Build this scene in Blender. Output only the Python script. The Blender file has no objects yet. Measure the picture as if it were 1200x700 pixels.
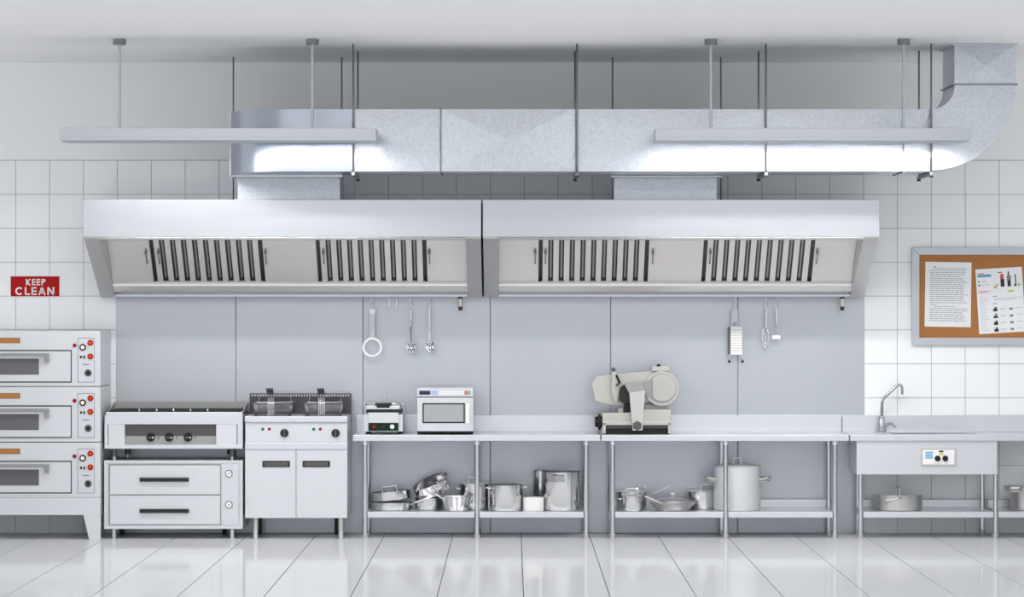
import bpy, bmesh, math, random
from mathutils import Vector
random.seed(7)
C = bpy.context.scene.collection
PI = math.pi

# ---------------------------------------------------------------- camera, sky, fill lights, exposure
CAM_D, CAM_Z, F = 26.0, 2.03, 3432.0         # metres from the back wall, height, focal length in px of a 1200 px frame
cam_data = bpy.data.cameras.new('camera')
cam_data.sensor_width = 36.0
cam_data.lens = 36.0 * F / 1200.0
cam_data.shift_y = 7.0 / 1200.0
cam_data.clip_end = 200
cam = bpy.data.objects.new('camera', cam_data)
C.objects.link(cam)
cam.location = (0.0, -CAM_D, CAM_Z)
cam.rotation_euler = (PI / 2, 0, 0)
bpy.context.scene.camera = cam

world = bpy.data.worlds.new('world')
bpy.context.scene.world = world
world.use_nodes = True
world.node_tree.nodes['Background'].inputs[0].default_value = (0.955, 0.98, 1.0, 1)
world.node_tree.nodes['Background'].inputs[1].default_value = 0.60

def area(name, x, d, z, sx, sy, energy, col=(1, 0.98, 0.96), rot=(0, 0, 0)):
    l = bpy.data.lights.new(name, 'AREA')
    l.shape = 'RECTANGLE'; l.size = sx; l.size_y = sy; l.energy = energy; l.color = col
    o = bpy.data.objects.new(name, l); C.objects.link(o)
    o.location = (x, -d, z); o.rotation_euler = rot
    return o
# area lights added out of view under the ceiling to brighten the room
FILL_E = 34
for i, dd in enumerate((6.2, 9.0)):
    for xx in (-2.4, 2.4):
        area('added_fill_light', xx, dd, 4.1, 3.4, 0.6, FILL_E)

FIXTURE_STRENGTH = 50.0
vs = bpy.context.scene.view_settings
vs.view_transform = 'Standard'; vs.look = 'None'; vs.gamma = 1.0; vs.use_curve_mapping = False
vs.exposure = 0.86
bpy.context.scene.cycles.use_denoising = True

# ---------------------------------------------------------------- scale of the photograph at a distance d from the wall
def S(d): return F / (CAM_D - d)
def PX(px, d): return (px - 599.5) / S(d)
def PZ(py, d): return CAM_Z - (py - 357.0) / S(d)

# ---------------------------------------------------------------- materials
def mat(name, col, metal=0.0, rough=0.5, spec=0.5, coat=0.0, var=0.0, vscale=(3, 3, 3), kind='noise', bump=0.0, emit=0.0, rvar=0.0):
    m = bpy.data.materials.new(name); m.use_nodes = True
    nt = m.node_tree; b = nt.nodes['Principled BSDF']
    b.inputs['Base Color'].default_value = (*col, 1)
    b.inputs['Metallic'].default_value = metal
    b.inputs['Roughness'].default_value = rough
    b.inputs['Specular IOR Level'].default_value = spec
    b.inputs['Coat Weight'].default_value = coat
    if emit:
        b.inputs['Emission Color'].default_value = (*col, 1)
        b.inputs['Emission Strength'].default_value = emit
    if var or bump or rvar:
        tc = nt.nodes.new('ShaderNodeTexCoord'); mp = nt.nodes.new('ShaderNodeMapping')
        mp.inputs['Scale'].default_value = vscale
        nt.links.new(tc.outputs['Object'], mp.inputs['Vector'])
        if kind == 'voronoi':
            t = nt.nodes.new('ShaderNodeTexVoronoi'); t.inputs['Scale'].default_value = 1.0
            bw = nt.nodes.new('ShaderNodeSeparateColor')
            nt.links.new(mp.outputs[0], t.inputs['Vector']); nt.links.new(t.outputs['Color'], bw.inputs[0])
            out = bw.outputs[0]
        else:
            t = nt.nodes.new('ShaderNodeTexNoise'); t.inputs['Scale'].default_value = 1.0; t.inputs['Detail'].default_value = 5
            nt.links.new(mp.outputs[0], t.inputs['Vector']); out = t.outputs[0]
        if var:
            r = nt.nodes.new('ShaderNodeMapRange')
            r.inputs['To Min'].default_value = 1 - var; r.inputs['To Max'].default_value = 1 + var
            nt.links.new(out, r.inputs['Value'])
            mx = nt.nodes.new('ShaderNodeVectorMath'); mx.operation = 'SCALE'
            mx.inputs[0].default_value = col
            nt.links.new(r.outputs[0], mx.inputs['Scale']); nt.links.new(mx.outputs[0], b.inputs['Base Color'])
        if rvar:
            r = nt.nodes.new('ShaderNodeMapRange')
            r.inputs['To Min'].default_value = max(0, rough - rvar); r.inputs['To Max'].default_value = rough + rvar
            nt.links.new(out, r.inputs['Value']); nt.links.new(r.outputs[0], b.inputs['Roughness'])
        if bump:
            bp = nt.nodes.new('ShaderNodeBump'); bp.inputs['Strength'].default_value = bump; bp.inputs['Distance'].default_value = 0.01
            nt.links.new(out, bp.inputs['Height']); nt.links.new(bp.outputs[0], b.inputs['Normal'])
    return m

def polished(m, amount, rough):
    # glazed stone: the body colour under a thin even gloss
    nt = m.node_tree; b = nt.nodes['Principled BSDF']; out = nt.nodes['Material Output']
    b.inputs['Specular IOR Level'].default_value = 0.0
    b.inputs['Roughness'].default_value = 0.9
    g = nt.nodes.new('ShaderNodeBsdfGlossy'); g.inputs['Roughness'].default_value = rough
    g.inputs['Color'].default_value = (1, 1, 1, 1)
    mx = nt.nodes.new('ShaderNodeMixShader'); mx.inputs[0].default_value = amount
    nt.links.new(b.outputs[0], mx.inputs[1]); nt.links.new(g.outputs[0], mx.inputs[2])
    nt.links.new(mx.outputs[0], out.inputs['Surface'])
    return m

M = dict(
    plaster=mat('plaster', (0.91, 0.915, 0.92), rough=0.8, var=0.02, vscale=(1.2, 1.2, 1.2)),
    ceiling=mat('ceiling_paint', (0.94, 0.94, 0.945), rough=0.85),
    added_screen_grey=mat('added_screen_grey', (0.30, 0.31, 0.33), rough=0.8),  # dark grey of the added low side screens
    hood_end=mat('hood_end_steel', (0.60, 0.59, 0.58), metal=0.75, rough=0.36),
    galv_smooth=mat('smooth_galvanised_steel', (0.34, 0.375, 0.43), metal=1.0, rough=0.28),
    tile=mat('wall_tile_glaze', (0.89, 0.905, 0.92), rough=0.24, spec=0.5, var=0.02, vscale=(1, 1, 1)),
    grout=mat('grout', (0.42, 0.43, 0.46), rough=0.9),
    floor_tile=polished(mat('polished_floor_tile', (0.52, 0.53, 0.545), var=0.02, vscale=(1.2, 1.2, 1.2)), 0.30, 0.07),
    floor_grout=mat('dark_grout', (0.06, 0.06, 0.065), rough=0.9),
    panel=mat('brushed_wall_steel', (0.50, 0.525, 0.565), metal=0.7, rough=0.38, var=0.04, vscale=(1.3, 1.3, 1.3), rvar=0.06),
    steel=mat('brushed_steel', (0.68, 0.70, 0.735), metal=0.7, rough=0.30, var=0.015, vscale=(2, 2, 60)),
    front=mat('satin_steel_front', (0.66, 0.675, 0.705), metal=0.5, rough=0.36, var=0.015, vscale=(1.5, 1.5, 1.5)),
    hood=mat('hood_steel', (0.51, 0.53, 0.56), metal=0.8, rough=0.30, var=0.02, vscale=(1.5, 1.5, 30), rvar=0.05),
    hood_in=mat('hood_inner_steel', (0.90, 0.865, 0.83), metal=0.5, rough=0.34, var=0.02, vscale=(40, 2, 2)),
    galv=mat('galvanised_steel', (0.60, 0.63, 0.68), metal=0.7, rough=0.36, var=0.08, vscale=(70, 70, 70), kind='voronoi'),
    tap_chrome=mat('tap_chrome', (0.42, 0.43, 0.45), metal=1.0, rough=0.14),
    leg_steel=mat('polished_leg_steel', (0.70, 0.71, 0.73), metal=1.0, rough=0.2),
    zinc=mat('zinc_rod', (0.25, 0.26, 0.275), metal=0.9, rough=0.4),
    alu=mat('satin_aluminium', (0.52, 0.545, 0.59), metal=0.55, rough=0.4),
    chrome=mat('chrome', (0.82, 0.83, 0.85), metal=1.0, rough=0.10),
    pot=mat('polished_pot_steel', (0.74, 0.74, 0.75), metal=1.0, rough=0.17),
    pot_satin=mat('satin_pot_steel', (0.62, 0.61, 0.60), metal=0.9, rough=0.34, var=0.02, vscale=(3, 3, 60)),
    pot_white=mat('matt_stockpot', (0.68, 0.69, 0.70), metal=0.35, rough=0.45),
    cream=mat('cream_enamel', (0.52, 0.51, 0.48), metal=0.4, rough=0.35),
    cream_dark=mat('grey_cast_metal', (0.36, 0.36, 0.36), metal=0.6, rough=0.4),
    black=mat('black_plastic', (0.010, 0.010, 0.011), rough=0.45, spec=0.3),
    iron=mat('dark_iron', (0.028, 0.028, 0.031), metal=0.5, rough=0.45),
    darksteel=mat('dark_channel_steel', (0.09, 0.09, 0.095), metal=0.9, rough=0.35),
    oven_handle=mat('oven_handle_steel', (0.34, 0.34, 0.35), metal=0.8, rough=0.35),
    grey_handle=mat('grey_handle', (0.125, 0.12, 0.115), metal=0.7, rough=0.4),
    glass_dark=mat('oven_window_glass', (0.11, 0.105, 0.115), rough=0.12, spec=0.5),
    glass_grey=mat('microwave_window_glass', (0.36, 0.37, 0.39), rough=0.15, spec=0.5),
    red=mat('red_plastic', (0.30, 0.003, 0.008), rough=0.45, spec=0.2),
    sign_red=mat('sign_red', (0.42, 0.002, 0.004), rough=0.4, spec=0.2),
    orange=mat('orange_red_knob', (0.40, 0.020, 0.002), rough=0.45, spec=0.2),
    badge=mat('orange_badge', (0.42, 0.155, 0.025), rough=0.5, var=0.15, vscale=(90, 90, 20)),
    badge_edge=mat('badge_edge', (0.20, 0.16, 0.10), metal=0.4, rough=0.5),
    green=mat('green_lamp', (0.005, 0.17, 0.06), rough=0.4, spec=0.2),
    dgreen=mat('dark_green_plate', (0.002, 0.024, 0.013), rough=0.45, spec=0.2),
    white=mat('white_plastic', (0.86, 0.86, 0.86), rough=0.4),
    ceramic=mat('white_ceramic', (0.82, 0.81, 0.79), rough=0.25),
    paper=mat('paper', (0.84, 0.85, 0.87), rough=0.7),
    ink=mat('grey_ink', (0.22, 0.22, 0.24), rough=0.8),
    ink_mid=mat('mid_grey_ink', (0.36, 0.36, 0.38), rough=0.8),
    ink_black=mat('black_ink', (0.025, 0.025, 0.03), rough=0.7),
    ink_light=mat('pale_ink', (0.52, 0.55, 0.60), rough=0.8),
    ink_blue=mat('blue_ink', (0.06, 0.38, 0.62), rough=0.7),
    ink_orange=mat('orange_ink', (0.80, 0.22, 0.05), rough=0.7),
    ink_green=mat('lime_ink', (0.42, 0.66, 0.04), rough=0.7),
    ink_red=mat('red_ink', (0.70, 0.08, 0.08), rough=0.7),
    ink_yellow=mat('yellow_ink', (0.75, 0.60, 0.02), rough=0.7),
    cork=mat('cork', (0.42, 0.175, 0.055), rough=0.9, var=0.30, vscale=(55, 55, 55), bump=0.15),
    navy=mat('navy_display', (0.015, 0.015, 0.06), rough=0.2),
    keys_blue=mat('pale_blue_keys', (0.38, 0.46, 0.74), rough=0.4),
    key_red=mat('coral_key', (0.75, 0.13, 0.09), rough=0.4),
    key_green=mat('teal_key', (0.12, 0.45, 0.36), rough=0.4),
    brown=mat('brown_cap', (0.07, 0.022, 0.012), rough=0.4),
    diffuser=mat('lamp_diffuser', (1.0, 0.98, 0.96), rough=0.5, emit=FIXTURE_STRENGTH),
)

# ---------------------------------------------------------------- mesh collector; every shape is given as (x, d, z), d = metres in front of the back wall
class MB:
    def __init__(self): self.bm = bmesh.new()
    def _v(self, x, d, z): return self.bm.verts.new((x, -d, z))
    def box(self, x0, x1, d0, d1, z0, z1, bev=0.0):
        v = [self._v(x, d, z) for x in (x0, x1) for d in (d0, d1) for z in (z0, z1)]
        fs = [self.bm.faces.new([v[i] for i in q]) for q in ((0, 1, 3, 2), (4, 6, 7, 5), (0, 4, 5, 1), (2, 3, 7, 6), (0, 2, 6, 4), (1, 5, 7, 3))]
        if bev:
            es = list({e for f in fs for e in f.edges})
            bmesh.ops.bevel(self.bm, geom=es, offset=bev, segments=2, affect='EDGES', profile=0.6)
        return self
    def pbox(self, px0, px1, py0, py1, d0, d1, bev=0.0):
        return self.box(PX(px0, d1), PX(px1, d1), d0, d1, PZ(py1, d1), PZ(py0, d1), bev)
    def _ext(self, a, b, bev=0.0, smooth=False):
        n = len(a)
        fs = [self.bm.faces.new(a), self.bm.faces.new(b[::-1])]
        for i in range(n):
            j = (i + 1) % n
            fs.append(self.bm.faces.new((a[i], b[i], b[j], a[j]))); fs[-1].smooth = smooth
        if bev:
            es = list({e for f in fs for e in f.edges})
            bmesh.ops.bevel(self.bm, geom=es, offset=bev, segments=2, affect='EDGES', profile=0.6)
        return self
    def prism(self, poly, d0, d1, bev=0.0):            # poly in (x, z), pushed through depth
        return self._ext([self._v(x, d0, z) for x, z in poly], [self._v(x, d1, z) for x, z in poly], bev)
    def pprism(self, poly, d0, d1, bev=0.0):
        return self.prism([(PX(a, d1), PZ(b, d1)) for a, b in poly], d0, d1, bev)
    def prism_x(self, poly, x0, x1, bev=0.0):          # poly in (d, z)
        return self._ext([self._v(x0, d, z) for d, z in poly], [self._v(x1, d, z) for d, z in poly], bev)
    def prism_z(self, poly, z0, z1, bev=0.0):          # poly in (x, d)
        return self._ext([self._v(x, d, z0) for x, d in poly], [self._v(x, d, z1) for x, d in poly], bev)
    def cyl(self, p0, p1, r0, r1=None, seg=16):
        r1 = r0 if r1 is None else r1
        a, b = Vector((p0[0], -p0[1], p0[2])), Vector((p1[0], -p1[1], p1[2]))
        ax = (b - a).normalized()
        u = ax.orthogonal().normalized(); w = ax.cross(u)
        A = [self.bm.verts.new(a + (u * math.cos(t) + w * math.sin(t)) * r0) for t in [2 * PI * i / seg for i in range(seg)]]
        B = [self.bm.verts.new(b + (u * math.cos(t) + w * math.sin(t)) * r1) for t in [2 * PI * i / seg for i in range(seg)]]
        return self._ext(A, B, 0.0, True)
    def disc(self, px, py, d0, d1, rpx, r1=None, seg=20):   # a round thing on a front face
        x, z, s = PX(px, d1), PZ(py, d1), S(d1)
        return self.cyl((x, d0, z), (x, d1, z), rpx / s, (r1 if r1 is not None else rpx) / s, seg)
    def tube(self, pts, r, seg=8, closed=False):
        P = [Vector((p[0], -p[1], p[2])) for p in pts]
        n = len(P); rings = []; u = None
        for i in range(n):
            if closed: t = P[(i + 1) % n] - P[i - 1]
            else: t = P[min(i + 1, n - 1)] - P[max(i - 1, 0)]
            t.normalize()
            if u is None: u = t.orthogonal().normalized()
            u = (u - t * u.dot(t))
            if u.length < 1e-6: u = t.orthogonal()
            u.normalize(); w = t.cross(u)
            rr = r[i] if isinstance(r, (list, tuple)) else r
            rings.append([self.bm.verts.new(P[i] + (u * math.cos(a) + w * math.sin(a)) * rr) for a in [2 * PI * k / seg for k in range(seg)]])
        for i in range(n if closed else n - 1):
            A, B = rings[i], rings[(i + 1) % n]
            for k in range(seg):
                self.bm.faces.new((A[k], A[(k + 1) % seg], B[(k + 1) % seg], B[k])).smooth = True
        if not closed:
            self.bm.faces.new(rings[0][::-1]); self.bm.faces.new(rings[-1])
        return self
    def lathe(self, prof, cx, cd, cz, seg=40):
        rings = []
        for r, z in prof:
            if r < 1e-5: rings.append([self._v(cx, cd, cz + z)])
            else: rings.append([self._v(cx + r * math.cos(2 * PI * k / seg), cd + r * math.sin(2 * PI * k / seg), cz + z) for k in range(seg)])
        for A, B in zip(rings, rings[1:]):
            for k in range(seg):
                j = (k + 1) % seg
                if len(A) == 1 and len(B) == 1: continue
                if len(A) == 1: self.bm.faces.new((A[0], B[k], B[j])).smooth = True
                elif len(B) == 1: self.bm.faces.new((A[k], A[j], B[0])).smooth = True
                else: self.bm.faces.new((A[k], A[j], B[j], B[k])).smooth = True
        return self
    def build(self, name, m, parent=None, loc=None, angle=35, smooth=False):
        off = Vector((0, 0, 0)); p = parent
        while p is not None:
            off += p.location; p = p.parent
        if loc is None: bmesh.ops.translate(self.bm, verts=self.bm.verts[:], vec=-off)
        bmesh.ops.recalc_face_normals(self.bm, faces=self.bm.faces[:])
        me = bpy.data.meshes.new(name)
        self.bm.to_mesh(me); self.bm.free()
        if smooth: me.polygons.foreach_set('use_smooth', [True] * len(me.polygons))
        flags = [p_.use_smooth for p_ in me.polygons]
        me.set_sharp_from_angle(angle=math.radians(angle))
        me.polygons.foreach_set('use_smooth', flags)
        me.materials.append(M[m] if isinstance(m, str) else m)
        o = bpy.data.objects.new(name, me); C.objects.link(o)
        if parent is not None: o.parent = parent
        return o

def thing(name, label, cat, loc, group=None):
    o = bpy.data.objects.new(name, None); C.objects.link(o)
    o.empty_display_size = 0.1
    o.location = (loc[0], -loc[1], loc[2])
    o['label'] = label; o['category'] = cat
    if group: o['group'] = group
    return o
def tag(o, label, cat, group=None):
    o['label'] = label; o['category'] = cat
    if group: o['group'] = group
    return o
def structure(o): o['kind'] = 'structure'; return o
def arc(cx, cy, r, a0, a1, n=10, ry=None):
    ry = r if ry is None else ry
    return [(cx + r * math.cos(math.radians(a0 + (a1 - a0) * i / n)), cy + ry * math.sin(math.radians(a0 + (a1 - a0) * i / n))) for i in range(n + 1)]

# ================================================================ the room
ZC = 4.18
floor = structure(MB().box(-7.2, 7.2, -0.15, 14.0, -0.12, -0.005).build('floor', 'floor_grout'))
ft = MB().box(-0.2975, 0.2975, 0, 6.79, -0.005, 0.0, 0.0012).build('floor_tile', 'floor_tile', floor, loc=(0, 0, 0))
first = True
for row in range(2):
    for k in range(-12, 12):
        o = ft if first else ft.copy()
        if not first: C.objects.link(o); o.parent = floor
        first = False
        o.location = (0.08 + 0.601 * (k + 0.5), -0.008 - row * 6.8, 0)
ceiling = structure(MB().box(-7.2, 7.2, -0.15, 14.0, ZC, ZC + 0.12).build('ceiling', 'ceiling'))
wall = structure(MB().box(-7.2, 7.2, -0.15, 0.0, -0.12, ZC).build('wall_back', 'grout'))
screen_l = structure(MB().box(-7.2, -7.05, 0.0, 14.0, -0.005, 1.35).build('added_screen_left', 'added_screen_grey'))  # low screen added out of view, gives pots and legs dark reflections
screen_r = structure(MB().box(7.05, 7.2, 0.0, 14.0, -0.005, 1.35).build('added_screen_right', 'added_screen_grey'))  # its twin, likewise added to darken reflections from the right
TZ = 3.309; TP = 0.301; TX = PX(18, 0.0)
MB().box(-7.05, 7.05, 0.0, 0.009, TZ + 0.004, ZC, 0.002).build('plaster', 'plaster', wall)
tb = MB().box(-0.1483, 0.1483, 0, 0.008, -0.1483, 0.1483, 0.0018)
tile0 = tb.build('wall_tile', 'tile', wall, loc=(0, 0, 0)); first = True
for r in range(11):
    for c in range(-4, 35):
        inside = 3 <= c <= 24
        if r in (2, 3) and inside: continue
        if r >= 4 and inside: continue
        o = tile0 if first else tile0.copy()
        if not first: C.objects.link(o); o.parent = wall
        first = False
        o.location = (TX + (c + 0.5 - 0) * TP, 0, TZ - (r + 0.5) * TP)
        o.rotation_euler = (random.uniform(-1, 1) * 0.0025, 0, random.uniform(-1, 1) * 0.0025)
PXS = (135, 276, 425, 574, 715, 864, 1013)
for a, b in zip(PXS, PXS[1:]):
    MB().box(PX(a, 0) + 0.004, PX(b, 0) - 0.004, 0.0, 0.012, 0.002, PZ(346, 0), 0.002).build('steel_panel', 'panel', wall)

# ================================================================ letters made of strokes (wide geometric capitals)
def letter(mb, ch, x, z, w, h, t, d0, d1):
    def bar(xa, za, xb, zb):
        dx, dz = xb - xa, zb - za; L = math.hypot(dx, dz); nx, nz = -dz / L * t / 2, dx / L * t / 2
        mb.prism([(xa + nx, za + nz), (xb + nx, zb + nz), (xb - nx, zb - nz), (xa - nx, za - nz)], d0, d1)
    T = t / 2
    def ring(cx, cz, rx, rz, a0, a1):
        n = 14
        for i in range(n):
            p = []
            for a, k in ((a0 + (a1 - a0) * i / n, 1), (a0 + (a1 - a0) * (i + 1) / n, 1), (a0 + (a1 - a0) * (i + 1) / n, 0), (a0 + (a1 - a0) * i / n, 0)):
                q = math.radians(a); e = 0 if k else t
                p.append((cx + (rx - e) * math.cos(q), cz + (rz - e) * math.sin(q)))
            mb.prism(p, d0, d1)
    if ch in 'KELPN': bar(x + T, z, x + T, z + h)
    if ch in 'E': 
        for zz in (z + T, z + h / 2, z + h - T): bar(x + T, zz, x + w, zz)
    if ch == 'L': bar(x + T, z + T, x + w, z + T)
    if ch == 'K': bar(x + t, z + h * .48, x + w - T, z + h); bar(x + t, z + h * .52, x + w - T, z)
    if ch == 'P': bar(x + T, z + h - T, x + w * .55, z + h - T); bar(x + T, z + h * .45 + T, x + w * .55, z + h * .45 + T); ring(x + w * .55, z + h * .725, w * .45, h * .275, -90, 90)
    if ch == 'C': ring(x + w / 2, z + h / 2, w / 2, h / 2, 42, 318)
    if ch == 'A': bar(x + T, z, x + w / 2, z + h); bar(x + w - T, z, x + w / 2, z + h); bar(x + w * .2, z + h * .3, x + w * .8, z + h * .3)
    if ch == 'N': bar(x + w - T, z, x + w - T, z + h); bar(x + T, z + h, x + w - T, z)
def word(mb, s, px0, px1, py0, py1, d, tpx, widths):
    h = PZ(py0, d) - PZ(py1, d); tot = sum(widths) + 0.22 * (len(s) - 1)
    W = PX(px1, d) - PX(px0, d); u = W / tot; x = PX(px0, d)
    for ch, w in zip(s, widths):
        letter(mb, ch, x, PZ(py1, d), w * u, h, tpx / S(d), d - 0.001, d + 0.0015); x += (w + 0.22) * u

# ================================================================ wall sign
t = thing('wall_sign', 'red rectangular sign with white words KEEP CLEAN on white tiles', 'sign', (PX(40.5, .02), 0.008, PZ(348, .02)))
MB().pbox(11, 70, 323, 348.5, 0.009, 0.02, 0.002).build('sign_plate', 'white', t)
MB().pbox(12, 69, 324, 347.5, 0.018, 0.0215).build('red_field', 'sign_red', t)
mb = MB()
word(mb, 'KEEP', 30, 53, 327, 334.6, 0.0215, 1.45, (0.9, 0.7, 0.7, 0.8))
word(mb, 'CLEAN', 17.5, 63, 336.6, 346, 0.0215, 1.8, (1.15, 0.75, 0.75, 1.1, 1.0))
mb.build('lettering', 'white', t)

# ================================================================ cork board and its papers
bd = 0.045
t = thing('cork_board', 'cork notice board in a silver aluminium frame on tiled wall', 'notice board', (PX(1200, bd), 0.008, PZ(405, bd)))
MB().pbox(1074, 1326, 295, 400, 0.009, 0.024).build('cork_sheet', 'cork', t)
for poly in ([(1068, 290), (1332, 290), (1323, 299), (1077, 299)], [(1068, 405), (1077, 396), (1323, 396), (1332, 405)],
             [(1068, 290), (1077, 299), (1077, 396), (1068, 405)], [(1332, 290), (1332, 405), (1323, 396), (1323, 299)]):
    MB().pprism(poly, 0.009, bd, 0.006).build('frame_bar', 'alu', t)
def rot_paper(cx, cy, w, h, ang, items, name, label):
    d = 0.026
    r = thing(name, label, 'paper', (PX(cx, d), d - 0.0015, PZ(cy, d)))
    s = S(d)
    MB().box(r.location.x - w / 2 / s, r.location.x + w / 2 / s, d - 0.0015, d, r.location.z - h / 2 / s, r.location.z + h / 2 / s).build('sheet', 'paper', r)
    groups = {}
    for i_, (key, m, x0, x1, y0, y1) in enumerate(items):
        groups.setdefault((key, m) if key != 'picture' else (key, m, i_), MB()).box(r.location.x + (x0 - w / 2) / s, r.location.x + (x1 - w / 2) / s, d - 0.0005, d + 0.0006,
                                               r.location.z + (h / 2 - y1) / s, r.location.z + (h / 2 - y0) / s)
    for k_, g in groups.items(): g.build(k_[0], k_[1], r)
    r.rotation_euler.y = math.radians(ang)
    return r
it = []; y = 7.2
for k in range(27):
    x0, x1 = (5.5, 47 + random.uniform(-2, 3))
    if k == 0: x0 = 13
    if k == 4: x1 = 40
    if k == 18: x1 = 14
    if k == 19: x0 = 10; x1 = 36
    x = x0
    while x < x1:
        e = min(x + random.uniform(3, 7), x1)
        it.append(('printed_text', 'ink_mid', x, e, y, y + 0.85)); x = e + 0.8
    y += 2.35
it += [('drop_capital', 'ink_black', 10, 12.3, 5.2, 6), ('drop_capital', 'ink_black', 10.8, 11.5, 5.2, 8.2)]
p = rot_paper(1110.5, 345.3, 54, 76, 0.8, it, 'notice_paper', 'white sheet full of grey printed text pinned on cork board')
it = [('headline', 'ink_orange', 2, 10, 5, 6.2), ('product_name', 'ink_blue', 2, 18, 6.8, 9.6),
      ('picture', 'ink_black', 28.5, 33, 13, 22), ('red_picture', 'ink_red', 28.5, 32.5, 7, 13), ('picture', 'ink_black', 26, 31, 4.6, 5.6),
      ('picture', 'ink_black', 37.5, 39, 4.5, 9), ('picture', 'ink_black', 36.5, 40.5, 15, 22), ('picture', 'ink', 36, 41, 9, 15), ('picture', 'ink_black', 45.5, 46.8, 8, 22), ('picture', 'ink_black', 44, 47, 20, 22),
      ('lime_mark', 'ink_green', 48, 52, 19.5, 22), ('lime_mark', 'ink_green', 36, 43.5, 26.5, 28.5), ('red_mark', 'ink_red', 20.5, 22, 21.5, 23.5), ('lime_mark', 'ink_green', 22, 24, 20, 23), ('red_mark', 'ink_red', 23.5, 25, 18.5, 20.5),
      ('red_mark', 'ink_red', 7, 12, 14.5, 15.1), ('red_mark', 'ink_red', 2, 16, 26, 26.6), ('red_mark', 'ink_red', 2, 13, 27.5, 28.1),
      ('picture', 'ink_black', 2.5, 3.8, 14, 16), ('picture', 'ink_black', 2.5, 4.2, 18, 20),
      ('pale_text', 'ink_light', 5, 16, 18.4, 19), ('blue_heading', 'ink_blue', 18, 24, 32.5, 33.3), ('pale_text', 'ink_light', 20, 52, 35, 35.7), ('pale_text', 'ink_light', 20, 44, 36.7, 37.4),
      ('blue_heading', 'ink_blue', 18, 22.5, 41, 42)]
for r_ in range(16): it.append(('pale_text', 'ink_light', 2.5, random.uniform(9, 14), 33 + r_ * 2.6, 33.6 + r_ * 2.6))
for r_ in range(4):
    yy = 47 + r_ * 8
    it += [('picture', 'ink_black', 18, 23, yy + 0.5 * (r_ == 1), yy + 3.4), ('picture', 'ink_black', 20, 22, yy - 2, yy), ('picture', 'ink', 37, 41, yy, yy + 2.6), ('pale_text', 'ink_light', 26, 33, yy, yy + 0.7), ('pale_text', 'ink_light', 26, 31, yy + 1.6, yy + 2.2), ('pale_text', 'ink_light', 44, 52, yy, yy + .7)]
p = rot_paper(1172, 352.3, 54.5, 76, -3.4, it, 'leaflet_paper', 'tilted white leaflet with colour product pictures on cork board')

# ================================================================ ventilation duct
DF, DB = 1.85, 1.20
zt, zb = PZ(128, DF), PZ(201, DF)
duct = thing('ventilation_duct', 'long galvanised steel air duct hung under the ceiling above the hoods', 'duct', (0, DF, zb))
def creased(x0, x1, z0, z1, name='duct_section'):
    mb = MB(); e = 0.017
    back = [mb._v(x, DB, z) for x, z in ((x0, z0), (x1, z0), (x1, z1), (x0, z1))]
    fr = [mb._v(x, DF, z) for x, z in ((x0, z0), (x1, z0), (x1, z1), (x0, z1))]
    c = mb._v((x0 + x1) / 2, DF + e, (z0 + z1) / 2)
    mb.bm.faces.new(back)
    for i in range(4):
        j = (i + 1) % 4
        mb.bm.faces.new((fr[i], fr[j], c)); mb.bm.faces.new((back[i], fr[i], fr[j], back[j]))
    return mb.build(name, 'galv', duct, angle=0.6)
SX = [PX(a, DF) for a in (414, 516, 674.5, 897, 1058, 1091)]
for a, b in zip(SX, SX[1:]): creased(a, b, zb, zt)
# left bend, turning back towards the wall
x0, x1 = PX(270, 1.3), SX[0]
R = 0.56
poly = [(x1, DB), (x1, DF)] + [(x0 + R + R * math.cos(math.radians(a)), DF - R + R * math.sin(math.radians(a))) for a in [90 + 90 * i / 16 for i in range(17)]] + [(x0, DB)]
MB().prism_z(poly, zb, zt).build('duct_bend', 'galv_smooth', duct, smooth=True)
MB().box(x0 - 0.012, PX(401, 1.2), DB - 0.03, DB - 0.001, zb - 0.02, zt + 0.02, 0.004).build('bend_flange', 'steel', duct)
MB().box(x0 - 0.012, x0 - 0.001, DB, DB + 0.07, zb - 0.02, zt + 0.02, 0.003).build('bend_flange', 'steel', duct)
# right bend, turning up to the ceiling, and the riser
cx, cz = PX(1091, DF), PZ(101, DF); ri, ro = 27 / S(DF), 98.5 / S(DF)
poly = [(cx + ri * math.cos(a), cz + ri * math.sin(a)) for a in [-PI / 2 + PI / 2 * i / 12 for i in range(13)]]
poly += [(cx + ro * math.cos(a), cz + ro * math.sin(a)) for a in [-PI / 2 * i / 20 for i in range(21)]]
MB().prism(poly, DB, DF).build('duct_bend', 'galv', duct, smooth=True)
creased(cx + ri, cx + ro, cz, ZC - 0.004, 'riser')
MB().box(cx + ri - 0.02, cx + ro + 0.02, DB - 0.02, DF + 0.02, ZC - 0.014, ZC - 0.002, 0.003).build('ceiling_flange', 'galv', duct)
MB().box(cx + ri - 0.018, cx + ro + 0.018, DB - 0.018, DF + 0.016, cz + 0.008, cz + 0.02, 0.003).build('flange', 'zinc', duct)
for i, x in enumerate(SX):
    mb = MB()
    mb.box(x - 0.006, x + 0.006, DB - 0.014, DF + 0.016, zb - 0.012, zb, 0.002)
    mb.box(x - 0.006, x + 0.006, DB - 0.014, DF + 0.016, zt, zt + 0.010, 0.002)
    mb.box(x - 0.006, x + 0.006, DF, DF + 0.016, zb, zt, 0.002)
    mb.build('flange', 'zinc', duct)
    for zz in (zt - 0.11, zb + 0.13): MB().box(x - 0.018, x - 0.004, DF + 0.002, DF + 0.024, zz - 0.03, zz + 0.03, 0.006).build('clip', 'galv', duct)
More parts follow.
